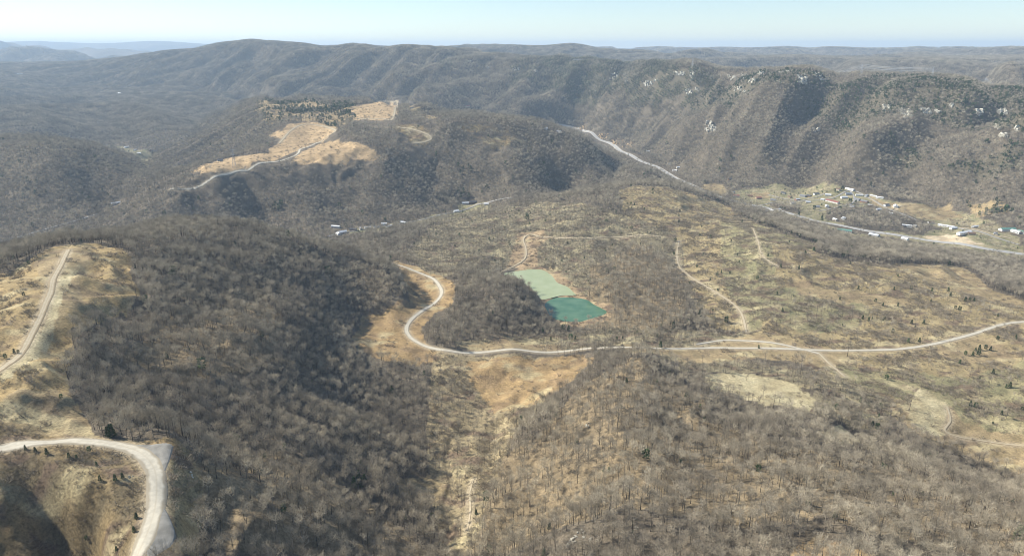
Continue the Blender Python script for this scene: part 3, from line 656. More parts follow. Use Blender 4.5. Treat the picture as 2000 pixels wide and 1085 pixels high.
HS = """
1510 392 13 8 3.4 white grey|white house at the near left end of the valley settlement
1568 384 14 9 3.5 grey grey|grey-roofed house on the lawn left of the settlement's middle
1557 391 12 8 3.4 brick silver|brick house with silver roof on the lawn beside a curved lane
1580 384 11 8 3.4 brown dark|dark brown cabin between two grey roofs in the settlement
1594 380 12 8 3.4 white dark|white house with dark roof against the woods at the settlement's back
1617 382 13 8 3.4 white white|white-roofed house behind the long red-roofed building
1626 395 34 9 3.6 white red|long white building with a red roof in the middle of the settlement
1648 387 14 9 3.6 white silver|white house with silver roof right behind the long red-roofed building
1660 371 24 7 3.3 white white|long white home highest up against the foot of the mountain
1657 380 12 8 3.4 grey blue|small house with blue-grey roof just below the highest long white home
1674 391 14 9 3.6 grey grey|grey house at the lane fork in the settlement
1688 395 16 9 3.6 brick grey|brick house with grey roof right of the lane fork
1678 382 16 5 3.0 white white|left one of the four white trailers in a row at the wood's edge
1692 383 16 5 3.0 white silver|second from left of the four trailers at the wood's edge
1706 384 16 5 3.0 cream white|third from left of the four trailers at the wood's edge
1718 387 16 5 3.0 white white|rightmost of the four trailers at the wood's edge
1731 402 12 8 3.6 white dark|white house with dark roof on the tan field right of the settlement
1749 404 18 8 3.6 white white|white house beside the orange dirt yard
1716 410 11 7 3.2 white silver|small white shed-like house under the tan field
1595 405 12 8 3.4 white grey|white house with grey roof nearest the highway in the settlement
1615 404 14 8 3.4 white white|white house with white roof between highway and long red-roofed building
1631 430 10 7 3.2 cream white|small cream house at the clearing left of the dark tree clump
1647 428 14 8 3.4 white white|white house in the clearing just above the highway trees
1649 452 26 9 3.6 white green|white building with green roof on the near side of the highway
1707 461 18 10 3.8 grey silver|grey barn with silver roof on the near side of the highway
1767 468 12 8 3.4 white white|small white house in the green field below the highway
1771 442 17 6 3.2 white white|white trailer on the tan lawn above the highway
1786 443 12 6 3.2 grey white|short grey trailer next to the tan lawn above the highway
1848 443 30 7 3.3 white white|long white building along the upper side road at right
1862 447 14 7 3.3 white silver|silver-roofed shed at the end of the long white building
1883 456 32 9 3.6 white white|long white building nearest the gravel yard at right
1897 458 12 8 3.4 tan brown|tan hut at the right end of the white building by the gravel yard
1967 450 30 11 4.0 white green|long green-roofed building at the right edge of the valley
1984 454 16 9 3.6 white white|white building between the two green roofs at the right edge
1996 455 14 9 3.8 white green|green-roofed building cut by the right edge of the picture
1504 412 16 9 3.6 white white|white building on the highway side of the settlement's left end
1519 411 12 8 3.4 grey silver|grey shed beside the white building on the highway side
1438 384 14 8 3.6 white red|white house with bright red roof at the far left of the settlement
1465 384 12 8 3.4 tan brown|tan house with brown roof right of the bright red roof
1481 388 14 8 3.6 tan red|tan house with rusty red roof right of the bright red one
1476 405 12 7 3.3 white white|small white house left above the highway bend
1494 411 24 8 3.5 white silver|long silver-roofed building right at the highway
1431 377 11 7 3.3 brown grey|brown cabin behind the bright red roof
1426 351 13 8 3.4 brown dark|dark cabin in the hollow at the foot of the mountain
1318 334 14 8 3.4 white white|white house right of the highway cut in the narrow valley
1325 328 12 7 3.3 cream silver|cream house just behind the white one in the narrow valley
1306 321 12 7 3.5 white white|white house farthest up the narrow valley
1317 365 14 6 3.1 white white|lone white trailer left of the highway in the woods
1265 297 14 7 3.4 white white|white house beside the highway under the ochre cutting
1250 302 12 8 3.4 brown dark|dark house beside the highway left of the white one
1066 252 14 8 3.4 white white|white house at the end of the far valley left of the highway
1092 258 14 8 3.4 white grey|white house nearer the highway in the far valley
656 444 18 7 3.4 white white|white trailer at the left end of the creek hamlet
669 455 16 9 3.6 white silver|white house with silver roof nearest the camera in the creek hamlet
661 458 10 7 3.2 white white|small white shed in front of the creek hamlet
690 450 13 9 3.5 brown dark|dark brown house in the creek hamlet
705 448 12 7 3.3 cream grey|cream house right of the dark brown one by the creek
718 446 12 7 3.3 white silver|white house with silver roof in the row along the creek road
735 445 11 7 3.3 grey grey|grey house in the row along the creek road
750 439 11 7 3.4 white white|tall white house behind the row along the creek road
760 443 11 7 3.3 white white|white house at the right end of the row along the creek road
788 436 12 8 3.4 white white|single white house alone on the creek road
891 414 12 8 3.6 white white|white house right beside the creek road under the wooded hill
909 398 16 8 3.5 grey silver|silver-roofed barn at the small creek clearing
924 396 16 8 3.6 brown dark|dark barn at the small creek clearing
950 400 11 7 3.6 white white|white house at the right end of the creek clearing
247 288 16 8 3.5 white white|white house at the back of the small green valley at left
264 294 14 8 3.5 white silver|white house with silver roof in the small green valley at left
272 300 13 8 3.5 cream white|cream house by the bend of the small green valley at left
205 286 16 8 3.5 cream white|cream house at the left end of the small green valley
294 294 14 9 3.5 brown grey|brown house under dark trees right of the small green valley
430 314 12 7 3.2 grey dark|dark shed on the far edge of the ochre terrace
913 209 22 10 4 cream red|cream house with red roof alone in the far wooded valley
804 212 14 8 3.4 white grey|white hut on the far end of the bald hilltop
39 146 30 12 4 white white|white roof alone on the hazy hillside at far left
234 183 26 11 4 white white|white roof in the far dark wood left of the bald hill
1126 118 34 12 4 grey grey|long pale building on the far ridge at the top middle
1137 119 26 10 4 cream silver|shorter pale building on the far ridge at the top middle
1542 386 10 7 3.2 tan brown|small tan house on the left lawn between the lanes
1549 398 10 7 3.2 white grey|small white house below the curved lane on the left lawn
1530 378 11 7 3.3 grey dark|grey house at the woods behind the left lawn
1607 391 9 6 3.0 white silver|tiny shed left of the long red-roofed building
1637 371 11 7 3.3 cream brown|cream house under the trees left of the highest long home
1636 404 10 7 3.2 tan dark|tan house in front of the long red-roofed building
1664 404 10 7 3.2 white grey|white house at the lane's lower end
1699 402 9 6 3.0 brown silver|brown shed on the pale yard right of the lane fork
1578 396 10 7 3.2 cream silver|cream house on the middle lawn above the highway
1560 404 10 7 3.2 white dark|white dark-roofed house close to the highway left of centre
1740 418 9 6 3.0 grey white|grey shed at the wood corner below the orange dirt yard
1818 436 11 7 3.3 white brown|white house where the upper side road starts at right
1905 444 12 8 3.3 grey silver|grey workshop above the gravel yard
1944 458 10 7 3.2 cream grey|cream house between gravel yard and the green roofs
228 398 22 8 3.4 white silver|silver roof alone in the dark woods left of the terrace road
"""
for ln_ in HS.strip().splitlines():
    a_, lab_ = ln_.split('|'); q_ = a_.split()
    nm_ = 'trailer_home' if 'trailer' in lab_ else 'barn' if 'barn' in lab_ else 'shed' if 'shed' in lab_ or 'hut' in lab_ else 'long_building' if 'long' in lab_ and 'building' in lab_ else 'house'
    uu = float(q_[0]); k_ = 1.12
    gp = 'houses of the valley settlement' if 1400 < uu else 'houses of the creek hamlet' if 640 < uu < 960 and float(q_[1]) > 390 else 'scattered far houses'
    house(uu, float(q_[1]), float(q_[2]) * k_ * 1.12, float(q_[3]) * k_, float(q_[4]) * 1.1, q_[5], q_[6], lab_, cat={'trailer_home': 'trailer', 'barn': 'barn', 'shed': 'shed', 'long_building': 'building'}.get(nm_, 'house'), grp=gp, name=nm_)

# ------------------------------------------------------------------ rock outcrops
def rock(u, v, wpx, hpx, label, grp, m='rock', name='rock_outcrop', seed=0):
    r = np.random.default_rng(seed); x, y = cast(H, u, v + hpx * .4); k = y / F * 1.03
    Wd, Ht = wpx * k, hpx * k; z0 = float(hz(x, y)); near_ = y < 1200
    V = []; Fs = []; nb = int(np.clip(wpx * hpx / 6.0, 5, 34)) if not near_ else 7
    for j in range(nb):
        f, g = r.uniform(-.5, .5), r.uniform(-.5, .5)
        if not near_:
            bx_, by_ = cast(H, u + f * wpx * 1.15 + g * wpx * .25, v + hpx * .35 + g * hpx)
            if abs(by_ - y) > 160: continue
        else: bx_, by_ = x + f * Wd * 1.2, y + g * Wd * 1.5
        sz = (r.uniform(2.6, 6.2) if not near_ else Wd * r.uniform(.1, .3)) * (1.0 if hpx < 16 else 1.25); hh_ = sz * r.uniform(.5, 1.35)
        th = r.uniform(0, 3.14); c_, s_ = math.cos(th), math.sin(th); b = len(V); bz_ = float(hz(bx_, by_)) - z0
        for (zz, kk) in ((-3.0, 1.15), (hh_ * .55, 1.0), (hh_, .72)):
            for p_, q_ in ((1, 1), (-1, 1), (-1, -1), (1, -1)):
                lx = p_ * sz * kk * r.uniform(.6, 1.15); ly = q_ * sz * .6 * kk * r.uniform(.6, 1.15)
                V.append((bx_ - x + lx * c_ - ly * s_, by_ - y + lx * s_ + ly * c_, bz_ + zz + r.uniform(-.12, .12) * sz))
        for L_ in range(2):
            for i in range(4): Fs.append((b + L_ * 4 + i, b + L_ * 4 + (i + 1) % 4, b + L_ * 4 + 4 + (i + 1) % 4, b + L_ * 4 + 4 + i))
        Fs.append((b + 8, b + 9, b + 10, b + 11))
    o = mk(name, V, Fs, M[m], None, (x, y, z0))
    tag(o, label, 'rock', grp); ROCKS.append((x, y, Wd * .5 + 2, y))
ROCKS = []
RK = [(1199, 138, 15, 34, "tall pale grey cliff face high on the ridge, left of all the others"), (1222, 145, 7, 22, "narrow grey rock rib right beside the tall pale cliff face"),
 (1265, 160, 16, 9, "pale rock ledge on the spur below the peak's left side"), (1282, 155, 7, 6, "small pale knob at the upper end of the spur ledge"),
 (1327, 142, 18, 7, "wide grey ledge just under the dark peak"), (1352, 140, 6, 20, "steep thin rock chute right of the dark peak"), (1346, 175, 10, 12, "pale rock in the gully under the dark peak"),
 (1361, 172, 5, 9, "thin pale rock right of the gully under the peak"), (1386, 240, 16, 18, "large pale bluff standing alone halfway down the mountain"), (1396, 248, 8, 10, "smaller bluff touching the right side of the lone pale bluff"),
 (1595, 252, 10, 7, "small white rock low on the mountain right of the lone bluff"), (1432, 148, 14, 12, "white outcrop at the left end of the ridge rock band"), (1455, 146, 10, 9, "second white outcrop of the ridge rock band"),
 (1470, 154, 14, 8, "broken ledge below the middle of the ridge rock band"), (1490, 142, 20, 6, "long pale slab on top of the ridge rock band"), (1442, 172, 12, 6, "slanting ledge below the left end of the rock band"),
 (1458, 178, 14, 5, "long slanting ledge on the spur under the rock band"), (1566, 147, 14, 20, "bright cream cliff standing upright on the right ridge"), (1530, 138, 18, 6, "reddish slab under the trees left of the bright cream cliff"),
 (1598, 144, 12, 6, "upper white block right of the bright cream cliff"), (1608, 152, 12, 6, "lower white block right of the bright cream cliff"), (1660, 142, 26, 6, "long tan cap rock on the ridge crest below the cable"),
 (1684, 142, 12, 5, "small tan rock at the right end of the long cap rock"), (1815, 149, 26, 5, "tan rock slab on the right-hand part of the crest"), (1875, 154, 16, 6, "flat tan rock near the right end of the crest"), (1920, 160, 16, 6, "yellowish rock patch under the cable near the right edge"),
 (1732, 208, 13, 12, "left one of the white rocks in the evergreen belt"), (1762, 215, 10, 10, "white rock second from left in the evergreen belt"), (1776, 216, 10, 14, "tall white rock in the middle of the evergreen belt"), (1769, 228, 6, 4, "little white boulder below the middle rocks of the evergreen belt"),
 (1808, 212, 13, 12, "white rock right of the middle in the evergreen belt"), (1830, 216, 9, 5, "low white ledge between two rocks of the evergreen belt"), (1858, 204, 8, 6, "small high rock in the evergreen belt"), (1912, 214, 12, 12, "bright white rock at the right of the evergreen belt"),
 (1958, 216, 14, 10, "grey scree rock right of the bright white one"), (1948, 242, 8, 12, "grey rock low near the right edge above the green spur"), (1960, 262, 12, 7, "pale rock right above the green spur"), (1985, 250, 6, 6, "small grey rock close to the right picture edge"),
 (1046, 135, 8, 7, "reddish crag on the ridge left of the valley gap"), (1008, 134, 10, 7, "pale crag on the ridge top in the middle"), (920, 120, 8, 4, "tiny pale rock on the long left ridge"), (953, 128, 6, 8, "thin pale rock right of the tiny one on the long ridge")]
for i, (u_, v_, w_, h_, lb) in enumerate(RK): rock(u_, v_, w_, h_, lb, 'rocks on the mountain', seed=200 + i)
for i, (u_, v_, w_, h_, lb) in enumerate([(1130, 249, 12, 8, "orange rock cut at the far end of the highway"), (1143, 246, 8, 8, "small pale rock cut behind the far end of the highway"), (1180, 262, 18, 12, "brownish rock cut second along the highway"),
   (1203, 272, 14, 13, "grey-brown rock cut between the two ochre ones"), (1228, 276, 22, 15, "bright ochre rock cut largest beside the highway")]):
    rock(u_, v_, w_, h_, lb, 'rock cuts beside the highway', 'ochrerock', 'rock_cut', 300 + i)
for i, (u_, v_, w_, lb) in enumerate([(1118, 1052, 22, "pale boulder heap under bare trees at the bottom middle"), (1135, 1040, 14, "smaller pale boulder heap uphill of the bottom middle one"), (1155, 1052, 9, "single pale boulder right of the bottom boulder heap"),
   (1243, 1030, 8, "lone white boulder in the lower right woods"), (1148, 828, 9, "pale boulder in the upper part of the wooded hill"), (375, 925, 9, "pale stone on the slope below the gravel bend"), (255, 930, 7, "pinkish stone on the grass inside the gravel bend")]):
    rock(u_, v_, w_, w_ * .35, lb, 'boulders on the near slopes', 'rock', 'boulder', 320 + i)

# ------------------------------------------------------------------ power line
M['steel'] = simple('galvanised_steel', (.50, .51, .52), rough=.5, spec=.5)
M['wood'] = simple('grey_pole_wood', (.20, .16, .12))
def beam(V, Fs, a, b, w):
    a = np.array(a, float); b = np.array(b, float); d = b - a; d /= np.linalg.norm(d); e = np.cross(d, (.2, .9, .37)); e /= np.linalg.norm(e); f = np.cross(d, e); k = len(V)
    for p in (a, b):
        for s, t in ((1, 1), (-1, 1), (-1, -1), (1, -1)): V.append(tuple(p + (e * s + f * t) * w / 2))
    Fs += [(k, k + 1, k + 5, k + 4), (k + 1, k + 2, k + 6, k + 5), (k + 2, k + 3, k + 7, k + 6), (k + 3, k, k + 4, k + 7)]
def pylon(u, v, hgt, label, rz):
    x, y = cast(H, u, v); z0 = float(hz(x, y)); e = bpy.data.objects.new('pylon', None); C.objects.link(e); e.location = (x, y, z0 - 1); e.rotation_euler[2] = rz
    tag(e, label, 'pylon', 'pylons of the power line')
    V = []; Fs = []; n = 7; b0, b1 = hgt * .09, hgt * .02
    cor = lambda t: [(s * (b0 + (b1 - b0) * t), q * (b0 + (b1 - b0) * t), hgt * t) for s, q in ((1, 1), (-1, 1), (-1, -1), (1, -1))]
    for i in range(n):
        A_, B_ = cor(i / n), cor((i + 1) / n)
        for j in range(4):
            beam(V, Fs, A_[j], B_[j], .45); beam(V, Fs, A_[j], B_[(j + 1) % 4], .25); beam(V, Fs, B_[j], B_[(j + 1) % 4], .25)
    mk('lattice_tower', V, Fs, M['steel'], e)
    for zz in (.72, .84, .96):
        V = []; Fs = []; a = hgt * .15
        beam(V, Fs, (-a, 0, hgt * zz), (a, 0, hgt * zz), .5); beam(V, Fs, (-a, 0, hgt * zz), (0, 0, hgt * (zz + .04)), .3); beam(V, Fs, (a, 0, hgt * zz), (0, 0, hgt * (zz + .04)), .3)
        mk('cross_arm', V, Fs, M['steel'], e)
    c, s = math.cos(rz), math.sin(rz)
    return [np.array([x + k * hgt * .15 * c, y + k * hgt * .15 * s, z0 + hgt * zz]) for k in (-1, 1) for zz in (.72, .84, .96)]
PY = [(1352, 134, 48, "pylon on the ridge right beside the dark peak"), (1510, 136, 32, "pylon half hidden in trees on the middle of the ridge crest"), (1681, 150, 52, "pylon on the crest above the long tan cap rock"),
      (1820, 152, 40, "pylon on the crest behind the right tan slab"), (1923, 166, 40, "pylon second from the right edge on the ridge"), (2060, 200, 44, "pylon farthest right beyond the ridge")]
tops = [pylon(u_, v_, h_, lb, R(35)) for u_, v_, h_, lb in PY]
for i in range(len(tops) - 1):
    V = []; Fs = []
    for a, b in zip(tops[i], tops[i + 1]):
        p = [a + (b - a) * t - np.array([0, 0, 4 * np.linalg.norm(b - a) * .022 * t * (1 - t)]) for t in np.linspace(0, 1, 15)]
        for q in range(14): beam(V, Fs, p[q], p[q + 1], .42)
    o = mk('power_cable', V, Fs, M['steel']); tag(o, ["span of thin cables from the dark peak to the crest's middle", "span of thin cables over the ridge rock band and cream cliff", "span of thin cables above the evergreen belt, left part", "span of thin cables above the evergreen belt, right part", "span of thin cables running down to the right picture edge"][i], 'power cable', 'cable spans of the power line')
t2 = pylon(458, 327, 50, "lone pylon standing on the ochre terrace with the long bent road", R(20))
def pole(u, v, hgt, label, grp):
    x, y = cast(H, u, v); z0 = float(hz(x, y)); e = bpy.data.objects.new('utility_pole', None); C.objects.link(e); e.location = (x, y, z0); e.rotation_euler[2] = .5
    tag(e, label, 'utility pole', grp)
    V = []; Fs = []; beam(V, Fs, (0, 0, -1), (0, 0, hgt), .45); mk('post', V, Fs, M['wood'], e)
    V = []; Fs = []; beam(V, Fs, (-1.6, .3, hgt - 1), (1.6, .3, hgt - 1), .3); mk('cross_arm', V, Fs, M['wood'], e)
pole(1594, 620, 19, "tall thin pole standing alone on the tan slope at right", 'poles')
pole(1516, 637, 10, "short pole beside the gravel road fork", 'poles')
pole(1776, 800, 12, "short pole at the bare sandy patch at lower right", 'poles')

# ------------------------------------------------------------------ plant builders
class Bld:
    def __init__(s): s.v = []; s.f = []; s.m = []
    def tube(s, pts, rad, k, mi):
        pts = [np.array(p, float) for p in pts]; b = len(s.v); n = len(pts)
        for i, p in enumerate(pts):
            d = pts[min(i + 1, n - 1)] - pts[max(i - 1, 0)]; d /= np.linalg.norm(d) + 1e-9
            a = np.cross(d, (0.3, 1, 0.1)); a /= np.linalg.norm(a) + 1e-9; c = np.cross(d, a)
            for j in range(k):
                t = 2 * math.pi * j / k; s.v.append(p + rad[i] * (math.cos(t) * a + math.sin(t) * c))
        for i in range(n - 1):
            for j in range(k):
                q = [b + i * k + j, b + i * k + (j + 1) % k, b + (i + 1) * k + (j + 1) % k, b + (i + 1) * k + j]
                s.f.append(q); s.m.append(mi)
    def sliver(s, p, d, L, w, mi, r):
        d = d / (np.linalg.norm(d) + 1e-9); a = np.cross(d, r.normal(size=3)); a /= np.linalg.norm(a) + 1e-9
        b = len(s.v); p = np.array(p, float)
        s.v += [p - a * w / 2, p + a * w / 2, p + d * L + a * w * .18, p + d * L - a * w * .18]
        s.f.append([b, b + 1, b + 2, b + 3]); s.m.append(mi)
        return p + d * L
    def mesh(s, name, mats, only=None):
        V = np.array(s.v); Fq = np.array(s.f); mi = np.array(s.m)
        if only is not None:
            Fq = Fq[mi == only]; mi = mi[mi == only] * 0
            used, inv = np.unique(Fq.ravel(), return_inverse=True); V = V[used]; Fq = inv.reshape(-1, 4); mats = [mats[only]]
        me = mesh_np(name, V, Fq, mats); me.polygons.foreach_set('material_index', mi.astype(np.int32)); return me
def bare_tree(seed, lod, width=1.0):
    r = np.random.default_rng(seed); b = Bld(); Ht = 1.0     # unit height, scaled on placing; sizes below for 16 m
    h = 16.0
    lean = r.normal(size=2) * .35
    tp = [np.array([lean[0] * t * t + r.normal() * .12 * t, lean[1] * t * t + r.normal() * .12 * t, h * .86 * t]) for t in (0, .25, .5, .75, 1)]
    b.tube([(0, 0, -1.0)] + tp, [.30, .25, .20, .15, .10, .04], 5 if lod == 0 else 3, 0)
    nl = (11, 7)[lod]; tw = (.085, .20)[lod]
    for i in range(nl):
        t = r.uniform(.48, .98); z = t * h * .86; k = min(int(t * 4), 3); p0 = tp[k] + (tp[k + 1] - tp[k]) * (t * 4 - k)
        az = 2.4 * i + r.uniform(-.5, .5); up = r.uniform(.45, 1.0) + .7 * max(t - .6, 0)
        L = h * r.uniform(.20, .30) * (1.25 - .65 * t) * width
        d = np.array([math.cos(az), math.sin(az), up]); d /= np.linalg.norm(d)
        p1 = p0 + d * L * .5; d2 = d + np.array([0, 0, .45]) + r.normal(size=3) * .15; d2 /= np.linalg.norm(d2); p2 = p1 + d2 * L * .6
        if lod == 0: b.tube([p0, p1, p2], [.095, .065, .03], 3, 1)
        else: b.sliver(p0, p2 - p0, L * 1.1, .20, 1, r)
        for j in range((6, 3)[lod]):
            f = r.uniform(.25, 1); q = p0 + (p1 - p0) * f * 2 if f < .5 else p1 + (p2 - p1) * (f - .5) * 2
            dd = d2 + r.normal(size=3) * .75 + np.array([0, 0, .25]); e = b.sliver(q, dd, r.uniform(1.2, 2.4), tw * 1.1, 1, r)
            dd /= np.linalg.norm(dd)
            for g in range((5, 2)[lod]):
                b.sliver(q + (e - q) * r.uniform(.2, 1), dd + r.normal(size=3) * .6 + np.array([0, 0, .3]), r.uniform(.8, 1.7) * (1, 1.3)[lod], tw * (.62, .8)[lod], 1, r)
    nc = (3, 2)[r.integers(0, 2)]          # the dome of fine twigs, in a few lobes
    for q in range(nc):
        cc = np.array([r.normal() * 1.3, r.normal() * 1.3, h * r.uniform(.70, .82)]); rr = np.array([1, 1, .8]) * h * r.uniform(.13, .185) * width
        for j in range((105, 38)[lod]):
            d = r.normal(size=3); d[2] = abs(d[2]) * .9 - .25; d /= np.linalg.norm(d); f = r.uniform(.45, .95)
            b.sliver(cc + d * rr * f, d + r.normal(size=3) * .55 + np.array([0, 0, .35]), r.uniform(.7, 1.6) * (1, 1.35)[lod], (.05, .13)[lod], 1, r)
    for v in b.v: v[:] = v / h
    return b
def shrub(seed, nn):
    r = np.random.default_rng(seed); b = Bld()
    for i in range(nn):
        az = r.uniform(0, 6.283); up = r.uniform(.3, 1.5); d = np.array([math.cos(az), math.sin(az), up])
        p = np.array([math.cos(az), math.sin(az), 0]) * r.uniform(0, .35) * 1.0
        p[2] = -.05
        e = b.sliver(p, d, r.uniform(.5, .85), .035, 0, r)
        for g in range(4):
            b.sliver(p + (e - p) * r.uniform(.3, 1), d / np.linalg.norm(d) + r.normal(size=3) * .6 + (0, 0, .2), r.uniform(.2, .45), .034, 0, r)
    return b
def evergreen(seed, nn, conical=True, qs_=1.0):
    r = np.random.default_rng(seed); b = Bld()
    b.tube([(0, 0, -.08), (0, 0, .4), (r.normal() * .02, r.normal() * .02, .95)], [.028, .02, .004], 4, 0)
    for i in range(nn):
        z = r.uniform(.08, 1) ** (1.1 if conical else .7)
        R0 = (.27 * (1 - z) ** .75 + .03) if conical else .36 * math.sqrt(max(1e-3, 1 - (abs(z - .55) / .5) ** 2))
        R0 *= 1 + .25 * math.sin(seed + z * 17)
        az = r.uniform(0, 6.283); rr = R0 * math.sqrt(r.uniform(.15, 1)); R0 = rr
        p = np.array([math.cos(az) * rr * .75, math.sin(az) * rr * .75, z]); d = np.array([math.cos(az), math.sin(az), r.uniform(-.3, .5)])
        b.sliver(p, d + r.normal(size=3) * .3, r.uniform(.07, .12) * qs_, .065 * qs_, 1, r)
    return b
def clump(seed, ever=0.0):     # a 34 m patch of many small far-off trees
    r = np.random.default_rng(seed); b = Bld()
    for i in range(34):
        x, y = r.uniform(-19, 19, 2); h = r.uniform(11, 17); e = r.uniform() < ever
        b.tube([(x, y, -3), (x, y, h * .75)], [.28, .08], 3, 0)
        for j in range(15 if not e else 20):
            az = r.uniform(0, 6.283); t = r.uniform(.45, .95) if not e else r.uniform(.15, .95)
            rr = r.uniform(0, 3.0) * (1 if not e else (1.05 - t))
            p = np.array([x + math.cos(az) * rr, y + math.sin(az) * rr, h * t - .5])
            d = np.array([math.cos(az), math.sin(az), r.uniform(.3, 2.0) if not e else r.uniform(-.5, .5)])
            b.sliver(p, d, r.uniform(1.8, 3.2) * (1 if not e else .8),   .62 if not e else 1.5, 2 if e else 1, r)
    return b

# ------------------------------------------------------------------ scattering
cleard = np.full(H.shape, 1e6); roadd = np.full(H.shape, 1e6)
for nm, ln, wd, mt in road_lines:
    d = dist_line(ln, XX, YY, wd + 25) - wd / 2; cleard = np.minimum(cleard, d)
    roadd = np.minimum(roadd, d - (14 if nm == 'highway' else 0))
for pl in (POND1, POND2):
    cleard = np.minimum(cleard, dist_poly(pl, XX, YY, 20) - 1)
for ap in APRONS: cleard = np.minimum(cleard, dist_poly(ap, XX, YY, 20))
for hx_, hy_, hr_ in HOUSE_AT:
    cleard = np.minimum(cleard, np.hypot(XX - hx_, YY - hy_) - hr_ * .6 - 3); roadd = np.minimum(roadd, np.hypot(XX - hx_, YY - hy_) - hr_ * .6)
for hx_, hy_, hr_, yy_ in ROCKS:
    d = np.hypot(XX - hx_, YY - hy_) - hr_; cleard = np.minimum(cleard, d)
    roadd = np.minimum(roadd, d if yy_ > 1500 else 1e6)
TD = np.array([COVER[k][2] for k in KN]); SD_ = np.array([COVER[k][3] for k in KN]); ED = np.array([COVER[k][4] for k in KN]); SC = np.array([COVER[k][5] for k in KN])
def cells(y0, y1, step, qmax):
    xs = np.arange(-qmax * y1, qmax * y1, step); ys = np.arange(y0, y1, step)
    x, y = np.meshgrid(xs, ys); x = x.ravel(); y = y.ravel()
    x = x + rng.uniform(-.48, .48, x.shape) * step; y = y + rng.uniform(-.48, .48, y.shape) * step
    k = (np.abs(x / y) < qmax) & (y > y0) & (y < y1)
    return x[k], y[k]
def lay(y0, y1, step, qmax, rad=2.5):
    x, y = cells(y0, y1, step, qmax)
    c = cover_at(x, y); cl = hgrid(cleard, x, y)
    z = hz(x, y)
    return x, y, z, c, cl
T = {'tree': [], 'shrub': [], 'ever': [], 'far': []}      # rows: x y z scale rotz tiltx tilty variant
def add(kind, x, y, z, s, var, tx=None, ty=None, rz=None):
    n = len(x); o = np.zeros((n, 8)); o[:, 0] = x; o[:, 1] = y; o[:, 2] = z; o[:, 3] = s
    o[:, 4] = rng.uniform(0, 6.283, n) if rz is None else rz
    o[:, 5] = rng.normal(0, .04, n) if tx is None else tx
    o[:, 6] = rng.normal(0, .04, n) if ty is None else ty
    o[:, 7] = var; T[kind].append(o)
NA, NB = 6, 4
for (y0, y1, step, qm) in ((215, 1500, 5.5, 1.06), (1500, 2600, 8.0, .86), (2600, 3300, 8.2, .82)):
    x, y, z, c, cl = lay(y0, y1, step, qm)
    dens = TD[c] * (1 + .38 * fbm(x / 55, y / 55, 2, 101))
    k = (rng.uniform(size=len(x)) < dens * .95) & (cl > 3.2)
    # a tree stands where it hides no ground that the photograph shows open
    hh = 14.0 * SC[c] * (1.1 if y0 >= 1500 else 1); g = 1 + hh / np.maximum(CZ - z, 40); g2 = 1 + .5 * (g - 1)
    cb = cover_at(x * g, y * g); cm = cover_at(x * g2, y * g2)
    blk = (((TD[cb] < .2) | (TD[cm] < .2)) & (TD[c] > .2) & (y > 600)) & (rng.uniform(size=len(x)) < .8)
    blk |= ((hgrid(roadd, x * g, y * g) < 1) | (hgrid(roadd, x * g2, y * g2) < 2)) & (rng.uniform(size=len(x)) < .9)
    k &= ~blk
    x1, y1_, z1 = x[k], y[k], z[k]
    s = SC[c[k]] * (15.5 + 3.0 * noise(x1 / 90, y1_ / 90, 103)) * rng.uniform(.55, 1.25, k.sum()) * (1.0 if y0 < 1500 else 1.12)
    var = np.where(y1_ < 1050, rng.integers(0, NA, len(x1)), NA + rng.integers(0, NB, len(x1)))
    e = (rng.uniform(size=len(x1)) < np.where(np.isin(c[k], [KN.index('mixed')]), .42, np.where(y1_ < 1100, .0025, .010)) * (1 + 1.0 * noise(x1 / 70, y1_ / 70, 133)))
    add('tree', x1[~e], y1_[~e], z1[~e], s[~e], var[~e]); add('ever', x1[e], y1_[e], z1[e], s[e] * rng.uniform(.4, .75, e.sum()), np.where(rng.uniform(size=e.sum()) < .5, 3, 4))
    # evergreens
    cn = sstep(.1, .6, fbm(x / 120, y / 120, 2, 107))
    k = (rng.uniform(size=len(x)) < ED[c] * (.3 + 1.6 * cn) * (step / 5.3) ** 1.0) & (cl > 3)
    add('ever', x[k], y[k], z[k], np.where(c[k] == KN.index('pine'), 10, 4.6) * rng.uniform(.5, 1.5, k.sum()), rng.integers(0, 3, k.sum()) if y0 < 1500 else rng.integers(3, 5, k.sum()))
x, y, z, c, cl = lay(215, 1500, 3.4, 1.06)
sn = sstep(-.35, .45, fbm(x / 38, y / 38, 3, 111))
k = (rng.uniform(size=len(x)) < SD_[c] * (.12 + 1.25 * sn)) & (cl > 1.2)
add('shrub', x[k], y[k], z[k], rng.uniform(.9, 3.2, k.sum()) * (1 + .5 * sn[k]) * np.where(c[k] == KN.index('rust'), .75, 1), rng.integers(0, 3, k.sum()))
x, y, z, c, cl = lay(1500, 2900, 8, .84)
k = (rng.uniform(size=len(x)) < SD_[c]) & (cl > 3)
add('shrub', x[k], y[k], z[k], rng.uniform(2.5, 5, k.sum()), rng.integers(0, 3, k.sum()))
